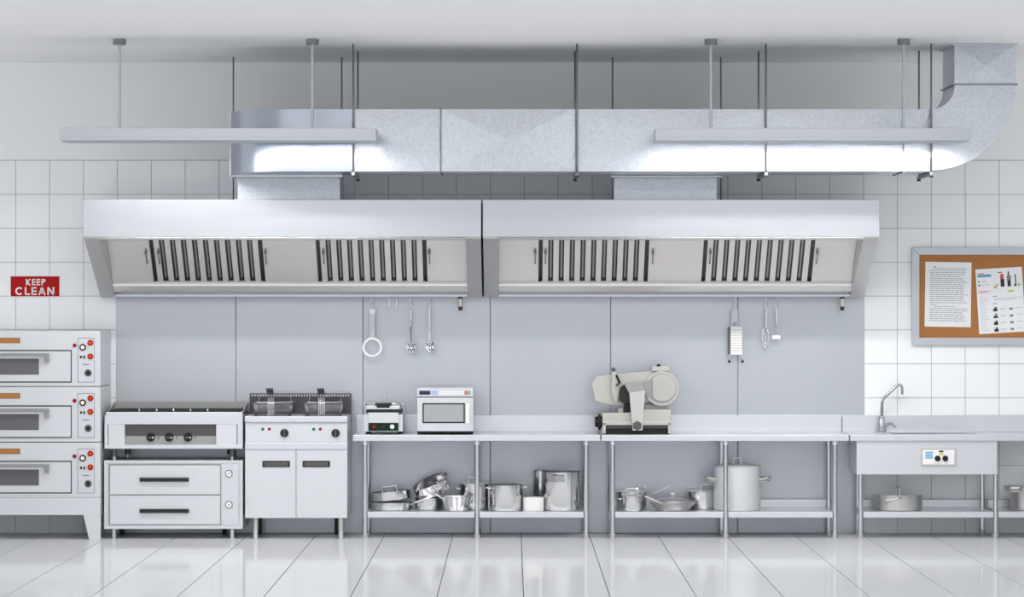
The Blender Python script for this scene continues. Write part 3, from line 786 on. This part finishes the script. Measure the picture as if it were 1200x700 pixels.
# ---- tap
fd = 0.13
fx = PX(1033, fd)
tap = thing('tap', 'chrome swan-neck tap with lever on the sink table', 'tap', (fx, fd, ZW))
zc = PZ(487.5, fd)
MB().lathe([(0.0, 0), (0.043, 0), (0.043, 0.008), (0.036, 0.014), (0.026, zc - ZW - 0.01), (0.020, zc - ZW), (0, zc - ZW)], fx, fd, ZW, 28).build('tap_body', 'tap_chrome', tap)
pts = [(1033, 489), (1033, 476), (1033.2, 471.5), (1034.4, 468), (1037, 465), (1045, 457.4), (1049.6, 453), (1051.8, 451.6), (1054, 451.4), (1056, 452.6), (1056.7, 455), (1056.9, 462.5)]
MB().tube([(PX(a, fd), fd, PZ(b, fd)) for a, b in pts], [0.013] * 11 + [0.012], 12).build('spout', 'tap_chrome', tap)
pts = [(1034, 500.5), (1039, 497.6), (1043.5, 496.6), (1046, 498.4), (1049, 500.8)]
MB().tube([(PX(a, fd + .03), fd + .02 + .01 * i, PZ(b, fd + .03)) for i, (a, b) in enumerate(pts)], [0.018, 0.014, 0.011, .010, .008], 10).build('lever', 'tap_chrome', tap)

# ================================================================ appliances on the tables
# contact grill
gd = 0.50
g = thing('contact_grill', 'small contact grill with dark green control strip on the worktable', 'grill', (PX(449, gd), 0.3, ZW))
MB().pbox(431, 466.5, 483.8, 506, 0.16, gd - .004, 0.003).build('body', 'front', g)
for a, b in ((425.9, 431), (466.5, 471.7)): MB().pbox(a, b, 486, 506, 0.14, gd - .02, 0.003).build('side_panel', 'front', g)
MB().pbox(428.5, 469.5, 480.6, 484, 0.15, gd - .01, .003).build('lower_plate', 'iron', g)
pl = MB().pbox(431.2, 466.3, 495.8, 505.3, gd - .005, gd, .001).build('control_strip', 'dgreen', g)
MB().disc(438, 500.5, gd - .001, gd + .016, 2.4, 2.0).build('red_switch', 'red', pl)
MB().disc(459, 500.5, gd - .001, gd + .02, 2.8, 2.4).build('white_knob', 'white', pl)
MB().disc(448.8, 500.8, gd - .001, gd + .006, 0.9).build('pilot_lamp', 'brown', pl)
up = MB().pbox(428.8, 468, 475.9, 480, 0.16, gd, 0.004).build('upper_plate', 'steel', g)
MB().pbox(441, 456, 475, 478.3, gd - .06, gd + .006, 0.003).build('plate_mount', 'iron', up)
mb = MB().pbox(439, 458, 472.6, 475.6, gd - .05, gd + .02, 0.004)
mb.build('grip', 'iron', up)
for sx in (426.5, 470.5):
    mb = MB(); x = PX(sx, gd)
    mb.tube([(x, .18, PZ(486, .2)), (x, .18, PZ(474.5, .2)), (x, gd - .04, PZ(473.8, gd))], .010, 10)
    mb.build('lift_arm', 'chrome', up)
MB().tube([(PX(426.5, gd), gd - .04, PZ(473.8, gd)), (PX(470.5, gd), gd - .04, PZ(473.8, gd))], .009, 10).build('cross_bar', 'chrome', up)
MB().tube([(PX(449.5, gd), gd - .03, PZ(473, gd)), (PX(449.5, gd), gd - .03, PZ(470, gd)), (PX(449.5, gd), gd - .03, PZ(465, gd)), (PX(449.5, gd), gd - .03, PZ(463.6, gd))], [.010, .010, .016, .013], 12).build('upright_knob', 'cream', up)
for sx in (430.2, 467.8):
    for d in (gd - .05, .2):
        x = PX(sx, gd); MB().cyl((x, d, ZW), (x, d, PZ(506, gd) + .002), .019, .016, 14).build('foot', 'black', g)
# microwave
md = 0.56
g = thing('microwave', 'steel microwave oven with grey window on the worktable', 'microwave', (PX(521, md), 0.32, ZW))
MB().pbox(488.3, 554, 455, 505.6, 0.12, md - .02, 0.004).build('body', 'front', g)
pl = MB().pbox(488.3, 554, 455.2, 465, md - .021, md, 0.003).build('control_panel', 'front', g)
MB().pbox(490.8, 503.6, 458.2, 462.8, md - .001, md + .003).build('display', 'navy', pl)
MB().pbox(504, 512, 458.2, 462.8, md - .001, md + .003).build('blue_keys', 'keys_blue', pl)
for k in range(9):
    for r_ in range(2):
        MB().pbox(514.5 + k * 3.2, 516.9 + k * 3.2, 458.4 + r_ * 2.4, 460.2 + r_ * 2.4, md - .001, md + .003, .0006).build('key', 'white', pl)
MB().pbox(544, 547, 458.2, 462.8, md - .001, md + .003).build('stop_key', 'key_red', pl)
MB().pbox(547.2, 550.6, 458.2, 462.8, md - .001, md + .003).build('start_key', 'key_green', pl)
MB().pbox(488.5, 553.8, 464.8, 466, md - .021, md - .006).build('door_gap', 'black', g)
dr = MB().pbox(488.3, 554, 466, 505.6, md - .021, md, 0.003).build('door', 'front', g)
MB().pbox(494.6, 544.3, 472.6, 496.2, md - .001, md + .003, .001).build('window_frame', 'black', dr)
MB().pbox(496.2, 542.8, 474.2, 494.6, md + .002, md + .0045, .001).build('window', 'glass_grey', dr)
mb = MB().pbox(545.6, 549.6, 475.5, 496, md + .012, md + .028, .004)
for yy in (473.2, 494): mb.pbox(546, 549.2, yy, yy + 3, md - .001, md + .02, .002)
mb.build('handle', 'white', dr)
for sx in (490.5, 551.5, 510.5, 531):
    for d in (md - .04, .18):
        x = PX(sx, md); w = .015 if sx in (490.5, 551.5) else .004
        MB().box(x - w, x + w, d - .015, d + .015, ZW, PZ(505.6, md) + .001).build('foot', 'black', g)
MB().pbox(488.6, 553.6, 505.6, 507.6, .14, md - .03).build('base', 'iron', g)

# meat slicer
sd = 0.50
g = thing('meat_slicer', 'cream meat slicer with round blade cover on the worktable', 'slicer', (PX(746, sd), 0.33, ZW))
mb = MB()
mb.pprism([(705.5, 484.5), (738, 484.5), (756, 480.5), (785.8, 480.5), (785.8, 496), (705.5, 496)], 0.14, sd - .03, 0.006)
mb.build('base', 'cream', g)
mb = MB()
mb.pbox(705.5, 785.8, 494, 498.4, sd - .05, sd - .005, .004)
mb.pbox(705.5, 709.3, 496, 508.3, sd - .05, sd - .005, .003); mb.pbox(782.4, 785.8, 496, 508.3, sd - .05, sd - .005, .003)
mb.build('front_apron', 'cream', g)
MB().pbox(709, 783, 495, 508, .16, sd - .06).build('underside', 'grey_handle', g)
MB().pbox(709.5, 782, 502.5, 509, .2, sd - .045).build('sliding_bar', 'black', g)
for sx in (709, 782):
    for d in (.2, sd - .06):
        MB().cyl((PX(sx, sd), d, ZW), (PX(sx, sd), d, PZ(507, sd)), .02, seg=14).build('foot', 'black', g)
pd = 0.36
MB().pprism([(692.8, 451), (698.8, 441.2), (762, 435.3), (776, 440), (776, 468), (742, 474), (726, 475.4), (713, 474.6), (697, 470)], pd - .03, pd, .005).build('gauge_plate', 'cream', g)
bh = MB()
xx, zz, s_ = PX(774.6, pd), PZ(455.2, pd), S(pd)
bh.cyl((xx, .2, zz), (xx, pd + .035, zz), 21.5 / s_, 20.5 / s_, 48)
bh.build('blade_housing', 'cream', g)
MB().cyl((xx, pd + .034, zz), (xx, pd + .037, zz), 17.4 / s_, 17.4 / s_, 48).build('blade', 'cream_dark', g)
pc = [(775.6 + 15.8 * math.cos(a), 454.6 + 15.8 * math.sin(a)) for a in [math.radians(-136 + 272 * i / 36) for i in range(37)]]
cv = MB().pprism(pc, pd + .036, pd + .05, .003).build('blade_cover', 'cream', g)
mb = MB()
for r_ in range(11):
    for k in range(10):
        px, py = 767 + k * 2.0 + (r_ % 2) * 1.0, 444.5 + r_ * 2.0
        if (px - 775.6) ** 2 + (py - 454.6) ** 2 < 150: mb.pbox(px - .55, px + .55, py - .5, py + .5, pd + .049, pd + .0525)
o = mb.build('cover_dimples', 'cream', cv); o['kind'] = 'stuff'
MB().pbox(763.5, 784, 429.8, 435, .22, pd + .03, .006).build('sharpener_cap', 'cream', g)
MB().cyl((PX(771.6, pd), .3, PZ(429.8, pd)), (PX(771.6, pd), .3, PZ(427.2, pd)), .018, .014, 14).build('sharpener_knob', 'black', g)
MB().pbox(755, 782, 474.5, 480.8, .16, pd - .02, .003).build('neck', 'cream_dark', g)
MB().pbox(727, 741, 470, 486, .2, pd - .03, .003).build('neck', 'cream_dark', g)
# carriage arm
MB().pprism([(731.3, 450.6), (738, 449.3), (750.2, 448), (754.3, 454.5), (755.6, 458.3), (747, 459), (737, 461.4), (734, 456)], pd + .01, sd + .02, .003).build('food_tray', 'cream_dark', g)
MB().pprism([(737, 460.8), (755.6, 457.8), (755.2, 462), (753.6, 488), (752.4, 504.8), (740.8, 504.8), (739.2, 486)], sd + .0, sd + .045, .004).build('carriage_arm', 'pot_satin', g)
star = []
for k in range(12):
    r_ = 5.8 if k % 2 == 0 else 4.9
    a = math.radians(k * 30 + 90); star.append((746.3 + r_ * math.cos(a), 499.2 + r_ * math.sin(a)))
MB().pprism(star, sd + .044, sd + .07, .003).build('star_knob', 'grey_handle', g)
MB().pprism([(726, 455), (733, 450.5), (738, 462), (738, 471), (731, 474), (725.5, 470)], pd + .001, sd - .03, .005).build('meat_holder', 'iron', g)
MB().pprism([(749, 449), (763, 444.2), (764, 466), (757, 466), (755.5, 457.5)], pd + .001, pd + .04, .003).build('guard', 'cream_dark', g)
MB().pbox(731, 738, 472.5, 486, pd - .03, pd + .05, .004).build('carriage_link', 'iron', g)
MB().pbox(724, 730, 478.6, 485.4, pd - .06, pd + .02, .005).build('link_block', 'cream', g)
MB().pprism([(717, 436), (721, 436.2), (727.6, 451.5), (724.5, 457), (722.8, 474.5), (719, 468), (715.6, 458)], pd + .02, pd + .05, .004).build('lever_plate', 'cream', g)
mb = MB().tube([(PX(721.5, pd), pd + .06, PZ(439.5, pd)), (PX(725.6, pd), pd + .06, PZ(449.5, pd))], .010, 8)
mb.build('lever_slot', 'black', g)
xx, zz = PX(718.2, pd), PZ(433, pd)
MB().lathe([(0, -.02), (.012, -.018), (.018, 0), (.014, .014), (0, .018)], xx, pd + .035, zz, 18).build('lever_knob', 'grey_handle', g)
MB().cyl((xx, pd + .035, zz - .045), (xx, pd + .035, zz - .015), .010, seg=12).build('lever_stem', 'chrome', g)
MB().cyl((PX(722.8, pd), pd + .04, PZ(451, pd)), (PX(722.8, pd), pd + .075, PZ(451, pd)), .016, seg=14).build('pivot_knob', 'grey_handle', g)
mb = MB(); zz = PZ(494.6, sd - .1)
mb.cyl((PX(703.5, sd - .1), sd - .1, zz), (PX(706, sd - .1), sd - .1, zz), .05, seg=20)
mb.cyl((PX(700.8, sd - .1), sd - .1, zz), (PX(703.4, sd - .1), sd - .1, zz), .072, seg=12)
mb.cyl((PX(696.6, sd - .1), sd - .1, zz), (PX(700.8, sd - .1), sd - .1, zz), .045, .05, seg=12)
mb.build('thickness_dial', 'black', g)

# ================================================================ pots and pans on the shelves
def vessel_prof(r, h, taper=0.0, th=0.003, lip=0.004):
    rb = r - taper
    return [(0, 0), (rb - 0.012, 0), (rb - 0.003, 0.004), (rb, 0.014), (r, h - 0.004), (r + lip, h - 0.001), (r + lip, h + 0.002), (r - th, h), (rb - th, 0.012), (rb - 0.014, 0.006), (0, 0.006)]
def hpath(c, out, wid, up, L, w):
    # loop: c centre of root, out/wid/up unit tuples (x, d, z)
    P = []
    for o_, s_, u_ in ((0, -1, 0), (.8, -1, .1), (1, -.8, .15), (1, .8, .15), (.8, 1, .1), (0, 1, 0)):
        P.append(tuple(c[i] + out[i] * L * o_ + wid[i] * w / 2 * s_ + up[i] * L * u_ for i in range(3)))
    return P
def pot(name, label, cat, px0, px1, py0, d, m='pot', taper=0.0, base=None, py1=597.3, sides=None, lid=None, group=None, hang=None, hm=None, hw=0.09, hl=0.045, hz=0.8):
    r = (px1 - px0) / 2 / S(d); x = PX((px0 + px1) / 2, d); z = ZS if base is None else base
    h = (py1 - py0) / S(d)
    t = thing(name, label, cat, (x, d, z), group)
    MB().lathe(vessel_prof(r, h, taper), x, d, z, 48).build('body', m, t)
    for a in (sides or ()):
        q = math.radians(a); ox, od = math.cos(q), math.sin(q)
        c = (x + ox * (r - 0.002), d + od * (r - 0.002), z + h * hz)
        MB().tube(hpath(c, (ox, od, 0), (-od, ox, 0), (0, 0, 1), hl, hw), 0.0065, 8).build('handle', hm or m, t)
    if lid:
        ld = MB().lathe([(0, h + .018), (r * .5, h + .015), (r * .9, h + .007), (r + .006, h + .0045), (r + .006, h + .0022), (0, h + .003)], x, d, z, 48).build('lid', lid.get('m', m), t)
        k = lid.get('knob', 'loop')
        if k == 'loop':
            lw, lh = lid.get('w', .10), lid.get('h', .05); a = math.radians(lid.get('ang', 0)); lx = lid.get('dx', 0)
            ca, sa = math.cos(a), math.sin(a); z0 = z + h + .012
            P = [(x + lx - lw / 2 * ca, d - lw / 2 * sa, z0), (x + lx - lw / 2 * ca, d - lw / 2 * sa, z0 + lh * .85), (x + lx - lw * .42 * ca, d - lw * .42 * sa, z0 + lh), (x + lx + lw * .42 * ca, d + lw * .42 * sa, z0 + lh), (x + lx + lw / 2 * ca, d + lw / 2 * sa, z0 + lh * .85), (x + lx + lw / 2 * ca, d + lw / 2 * sa, z0)]
            MB().tube(P, 0.0065, 8).build('lid_handle', m, ld)
        else:
            MB().lathe([(0, 0), (.012, 0), (.010, .015), (.022, .03), (.020, .042), (0, .046)], x, d, z + h + .015, 20).build('lid_knob', hm or m, ld)
    return t, x, r, h, z
def long_handle(t, p0, p1, r0, m='pot', name='handle', flat=True):
    mb = MB()
    P = [tuple(p0[i] + (p1[i] - p0[i]) * f for i in range(3)) for f in (0, .12, .3, .9, 1)]
    mb.tube(P, [r0 * .8, r0 * .7, r0, r0, r0 * .7], 10)
    return mb.build(name, m, t)
PG = 'pots and pans on the worktable shelves'
# first bay
t, x, r, h, z = pot('saute_pan', 'low steel saute pan under a second pan beside the table leg', 'pan', 433, 482, 588.6, .30, hm='pot', group=PG)
long_handle(t, (x + r - .01, .40, z + h * .75), (x + r + .14, .50, z + h * .75 + .07), .008)
t2, x2, r2, h2, z2 = pot('saute_pan', 'steel saute pan tilted on top of another low pan', 'pan', 433, 481.5, 577.5, .30, base=z + h + .004, py1=587.6, sides=(-84,), hw=.12, hl=.05, hz=.9, group=PG)
t2.rotation_euler.y = -math.radians(5.5); t2.location.z += 0.017
# loop standing above the rim
mb = MB(); dz = h2 + z2; dd = .30 + r2
mb.tube([(x2 - .07, .14, dz - .02), (x2 - .07, .12, dz + .045), (x2 + .055, .12, dz + .05), (x2 + .055, .14, dz - .02)], .009, 8).build('rim_handle', 'pot', t2)
t, x, r, h, z = pot('saucepan', 'steel saucepan standing under the leaning pan', 'pot', 486, 518, 583.5, .30, hm='pot', group=PG)
tz = z + h
t3, x3, r3, h3, z3 = pot('leaning_pan', 'wide steel pan leaning at an angle over the saucepan', 'pan', 482, 526, 572, .37, base=0.0, py1=585.5, sides=(62,), hw=.10, hl=.05, group=PG)
t3.location.z = tz + .056; t3.location.x = PX(503.5, .37) + .038
t3.location.y = -.33
t3.rotation_euler = (math.radians(13), -math.radians(23), 0)
t4, x, r, h, z = pot('saute_pan', 'flared steel pan with narrow base standing before the pots', 'pan', 517, 552.5, 580.5, .475, taper=.03, group=PG)
long_handle(t4, (x - r + .02, .52, z + h * .8), (x - r - .06, .60, z + h * .8 + .07), .011)
pot('cooking_pot', 'steel pot with square lid loop behind the middle table leg', 'pot', 538, 574, 567.5, .26, sides=(8, 172), hw=.10, hl=.04, lid=dict(w=.09, h=.045, dx=-.01), group=PG)
# second bay
t, x, r, h, z = pot('cooking_pot', 'round steel pot with side loops beside the small white dish', 'pot', 571, 612, 567.3, .40, sides=(0, 150), hw=.075, hl=.05, hz=.88, group=PG)
t = thing('ramekin', 'small ribbed white dish before the large stockpot', 'dish', (PX(624.7, .46), .46, ZS), PG)
rr = 12.2 / S(.46); hh = 15.6 / S(.46); pr = [(0, 0), (rr - .006, 0), (rr - .001, .004)]
for k in range(7):
    zz = .012 + (hh - .024) * k / 6; pr += [(rr, zz - .003), (rr - .002, zz), (rr, zz + .003)]
pr += [(rr, hh - .003), (rr - .002, hh), (rr - .007, hh - .002), (rr - .008, .012), (0, .010)]
MB().lathe(pr, PX(624.7, .46), .46, ZS, 40).build('body', 'ceramic', t)
t, x, r, h, z = pot('stockpot', 'large polished steel stockpot with wide flat front handle', 'pot', 634, 681.5, 552.5, .345, group=PG)
mb = MB(); dF = .345 + r
hx = PX(646.5, dF); hz_ = PZ(561, dF)
q0, q1 = math.radians(124), math.radians(84)
pts = [(x + (r + o_) * math.cos(a), .345 + (r + o_) * math.sin(a)) for a, o_ in ((q0, -.003), (q0, .045), ((q0 + q1) / 2, .06), (q1, .045), (q1, -.003))]
for (a, b), (c, e) in zip(pts, pts[1:]):
    mb.prism_z([(a, b), (c, e), (c, e + .006), (a, b + .006)], hz_ - .028, hz_ + .028)
mb.build('handle', 'cream_dark', t)
pot('stockpot', 'narrow tall steel stockpot half hidden behind the large polished one', 'pot', 624.5, 644, 553, .14, group=PG)
# third bay
t, x, r, h, z = pot('cooking_pot', 'small steel pot with loop lid beside the long-handled pan', 'pot', 727, 753, 580, .47, lid=dict(w=.105, h=.052), sides=(175,), hw=.06, hl=.03, group=PG)
t, x, r, h, z = pot('cooking_pot', 'steel lidded pot with long raised handle behind the small pot', 'pot', 722, 757, 577.5, .20, lid=dict(w=.085, h=.05, dx=.08), group=PG)
long_handle(t, (x + r - .004, .24, z + h * .70), (PX(784.5, .3), .3, PZ(569.6, .3)), .0115, 'steel')
t, x, r, h, z = pot('frying_pan', 'wide shallow frying pan with sloping sides and a domed lid', 'pan', 760.5, 815.5, 587.2, .40, m='pot_satin', taper=.055, hm='pot_satin', group=PG)
long_handle(t, (x - r * .45, .40 + r * .82, z + h * .85), (PX(755, .57), .575, PZ(582, .57)), .010, 'cream')
lr = 18.7 / S(.40)
ld = MB().lathe([(0, h + .034), (lr * .5, h + .031), (lr * .92, h + .022), (lr, h + .014), (lr, h - .018), (lr - .004, h - .018), (lr - .006, h + .012), (0, h + .026)], x, .40, z, 44).build('lid', 'pot_satin', t)
MB().lathe([(0, 0), (.014, 0), (.012, .014), (.026, .028), (.022, .042), (0, .047)], x, .40, z + h + .032, 20).build('lid_knob', 'cream', ld)
t, x, r, h, z = pot('cooking_pot', 'steel lidded pot between frying pan and tall white stockpot', 'pot', 805, 840, 577, .195, lid=dict(w=.115, h=.05, dx=.05), group=PG)
t, x, r, h, z = pot('stockpot', 'tall matt pale grey stockpot with flat side handles', 'pot', 836, 890.8, 546.2, .34, m='pot_white', lid=dict(w=.07, h=.06, m='pot_white'), group=PG)
for sgn in (-1, 1):
    mb = MB(); z0 = z + h * .70
    P = [(x + sgn * (r - .01), .28), (x + sgn * (r + .05), .31), (x + sgn * (r + .082), .36), (x + sgn * (r + .05), .42), (x + sgn * (r - .022), .44)]
    mb.prism_z(P, z0 - .02, z0 - .008, .003)
    mb.tube([(a, b, z0 + .004 + .018 * (abs(a - x) - r) / .09) for a, b in P], .013, 8)
    mb.build('handle', 'cream', t)
# under the sink
t, x, r, h, z = pot('casserole', 'low wide satin casserole alone on the shelf under the sink', 'pot', 1023.5, 1080, 579.5, .32, m='pot_satin', lid=dict(w=.09, h=.055, ang=80, m='chrome'), group=PG)
mb = MB(); z0 = z + h * .62
q = [math.radians(a) for a in (125, 118, 108, 98, 90)]
pts = [(x + (r + o_) * math.cos(a), .32 + (r + o_) * math.sin(a), z0 + .01 * i) for i, (a, o_) in enumerate(zip(q, (-.003, .055, .065, .055, -.003)))]
mb.tube(pts, .014, 8); mb.build('handle', 'cream', t)
t, x, r, h, z = pot('cooking_pot', 'satin pot with pale flat handle at the end of the sink shelf', 'pot', 1184, 1240, 570, .30, m='pot_satin', lid=dict(w=.09, h=.05), group=PG)
mb = MB(); z0 = z + h * .86
for sgn in (-1, 1):
    P = [(x + sgn * (r * .75), .46), (x + sgn * (r + .02), .44), (x + sgn * (r + .062), .36), (x + sgn * (r + .045), .28), (x + sgn * (r - .01), .24)]
    mb2 = MB(); mb2.prism_z(P, z0 - .012, z0, .003); mb2.tube([(a, b, z0 + .02) for a, b in P], .014, 8); mb2.build('handle', 'cream', t)

# ================================================================ utensils hanging from the hood rail
ud = 0.09
def P3(px, py, d=ud): return (PX(px, d), d, PZ(py, d))
ZR = PZ(347.5, .15)
def hook(t, px, y1, w=1.6):
    # wire loop over the rail, down to the handle
    pts = [P3(px, y1), P3(px - w, (y1 + 348) / 2), (PX(px - .4, ud), .105, PZ(349, ud)), (PX(px, ud), .115, ZR - 0.0065), (PX(px + .4, ud), .105, PZ(349, ud)), P3(px + w, (y1 + 348) / 2), P3(px, y1)]
    return MB().tube(pts, .0028, 6).build('hanging_loop', 'chrome', t)
UG = 'utensils hanging from the hood rails'
t = thing('ring_strainer', 'bright steel ring on a flat handle hanging against the steel wall', 'utensil', P3(435.8, 419), UG)
hook(t, 435.2, 364)
s_ = S(ud); cx, _, cz = P3(435.8, 407.4)
MB().tube([(cx + 10.3 / s_ * math.cos(a), ud, cz + 10.3 / s_ * math.sin(a)) for a in [2 * PI * k / 40 for k in range(40)]], 1.5 / s_, 10, True).build('ring', 'white', t)
MB().pbox(432.9, 438.8, 365, 397, ud - .004, ud, .001).build('handle', 'panel', t)
MB().pbox(432.4, 439.3, 362.4, 367.6, ud - .006, ud + .003, .002).build('handle_end', 'steel', t)
for px, lab in ((455, 'empty wire hook beside the ring strainer'), (463.5, 'empty wire hook beside the skimmer ladle')):
    t = thing('wire_hook', lab, 'hook', P3(px, 363), UG)
    pts = [(PX(px, .1), .115, ZR - 0.0065), P3(px + .6, 350), P3(px + .8, 356), P3(px + .6, 361), P3(px - .4, 363.2), P3(px - 1.5, 361.4), P3(px - 1.8, 358)]
    MB().tube(pts, .0028, 8).build('wire', 'chrome', t)
t = thing('skimmer_ladle', 'perforated steel ladle with round bowl hanging on the steel wall', 'utensil', P3(481.5, 414), UG)
hook(t, 480.8, 362.5)
MB().tube([P3(480.8, 362), P3(480.8, 364), P3(480.9, 380), P3(480.9, 382.5)], [.006, .0105, .0105, .007], 12).build('handle', 'steel', t)
MB().tube([P3(480.9, 382), P3(480.8, 400)], .0052, 8).build('shaft', 'zinc', t)
def bowl(t, px, py, rx, rz, name, holes):
    mb = MB(); s = S(ud); cx, _, cz = P3(px, py); n, k_ = 24, 8
    c0 = mb._v(cx, ud - .035, cz); prev = None
    for i in range(1, k_ + 1):
        f = i / k_; ring_ = [mb._v(cx + rx / s * f * math.cos(2 * PI * j / n), ud - .035 * (1 - f * f), cz + rz / s * f * math.sin(2 * PI * j / n)) for j in range(n)]
        for j in range(n):
            q = (j + 1) % n
            if prev is None: mb.bm.faces.new((c0, ring_[j], ring_[q]))
            else: mb.bm.faces.new((prev[j], ring_[j], ring_[q], prev[q]))
        prev = ring_
    o = mb.build('bowl', 'chrome', t, smooth=True)
    mb = MB().tube([(cx + rx / s * math.cos(2 * PI * j / n), ud, cz + rz / s * math.sin(2 * PI * j / n)) for j in range(n)], .003, 6, True); mb.build('bowl_rim', 'chrome', o)
    mb = MB()
    for hx, hy in holes:
        f2 = (hx / rx) ** 2 + (hy / rz) ** 2; d = ud - .035 * (1 - f2)
        mb.cyl((cx + hx / s, d - .001, cz + hy / s), (cx + hx / s, d + .003, cz + hy / s), .0072, seg=10)
    mb.build('holes', 'darksteel', o)
bowl(t, 481.6, 407, 6.1, 6.6, 'bowl', [(0, 0), (2.6, 0), (-2.6, 0), (1.3, 2.3), (-1.3, 2.3), (1.3, -2.3), (-1.3, -2.3), (0, 4.4), (3.4, 2.6), (-3.4, 2.6), (3.4, -2.6), (-3.4, -2.6), (0, -4.4)])
t = thing('slotted_spoon', 'perforated steel spoon with oval bowl hanging on the steel wall', 'utensil', P3(503, 413), UG)
hook(t, 502.8, 361)
MB().tube([P3(502.8, 360), P3(502.8, 363), P3(502.8, 365), P3(502.9, 384)], [.007, .009, .012, .0115], 12).build('handle', 'steel', t)
MB().tube([P3(502.9, 384), P3(503, 399.5)], .0078, 10).build('shaft', 'white', t)
bowl(t, 503.1, 406, 4.7, 7.2, 'bowl', [(0, 0), (2.2, 1.2), (-2.2, 1.2), (0, 3), (1.8, -2), (-1.8, -2), (0, -4.4)])
t = thing('box_grater', 'flat white perforated grater with black tipped feet hanging on the steel wall', 'grater', P3(862, 426), UG)
hook(t, 862.2, 364)
gr = MB().pbox(855.6, 869.3, 383, 416, ud - .008, ud + .004, .003).build('grating_face', 'white', t)
mb = MB()
for r_ in range(9):
    for k in range(7):
        px, py = 857.1 + k * 1.75 + (r_ % 2) * .5, 387.2 + r_ * 3.0
        mb.disc(px, py, ud + .003, ud + .0065, .55, .4, 6)
o = mb.build('grating_holes', 'ink', gr); o['kind'] = 'stuff'
MB().pbox(853, 855.6, 383.5, 415.6, ud - .03, ud - .002, .002).build('side_face', 'grey_handle', t)
mb = MB().tube([P3(856.8, 383), P3(857.4, 363.5), P3(863.6, 363.5), P3(863.6, 383)], .005, 8)
mb.build('handle', 'steel', t)
MB().pbox(857.4, 863.4, 362, 378, ud - .004, ud - .001).build('handle_plate', 'panel', t)
for px in (854.4, 869.8):
    MB().tube([P3(px - .3, 415), P3(px - .4, 423)], .004, 8).build('foot_wire', 'steel', t)
    MB().disc(px, 424, ud - .006, ud + .012, 1.7, 1.4, 12).build('foot_tip', 'black', t)
t = thing('whisk', 'thin wire whisk with steel handle hanging beside the peeler', 'whisk', P3(896.5, 411), UG)
hook(t, 897.5, 363.5)
MB().tube([P3(897.5, 362.5), P3(897.4, 366), P3(897.2, 384.5)], [.007, .0115, .011], 12).build('handle', 'steel', t)
for k in range(4):
    a = PI * k / 4; pts = []
    for i in range(17):
        f = i / 16; th = 2 * PI * (f) - PI / 2
        w = 5.0 * math.sin(PI * f) * (1 if f < .5 else 1)
        tt = abs(1 - 2 * f)            # 1 at the root, 0 at the tip
        wid = 4.6 * math.sin(PI * (1 - tt) ** .8) ** .7 if 0 < tt < 1 else 0
        if tt == 0: wid = 0
        sg = 1 if f < .5 else -1
        yy = 384 + 26.5 * (1 - tt)
        pts.append((PX(896.6 + sg * wid * math.cos(a), ud), ud + sg * wid / S(ud) * math.sin(a) * .8, PZ(yy, ud)))
    MB().tube(pts, .0022, 6).build('wire_loop', 'chrome', t)
t = thing('peeler', 'steel peeler with small pale crosshead hanging beside the whisk', 'peeler', P3(909.5, 398), UG)
hook(t, 909.6, 363.5)
MB().tube([P3(909.7, 362.5), P3(909.7, 366), P3(909.6, 381)], [.007, .0115, .010], 12).build('handle', 'steel', t)
MB().tube([P3(909.6, 381), P3(909.4, 394)], .0045, 8).build('shaft', 'steel', t)
MB().pbox(904.3, 914, 393, 397.6, ud - .012, ud + .006, .003).build('crosshead', 'white', t)
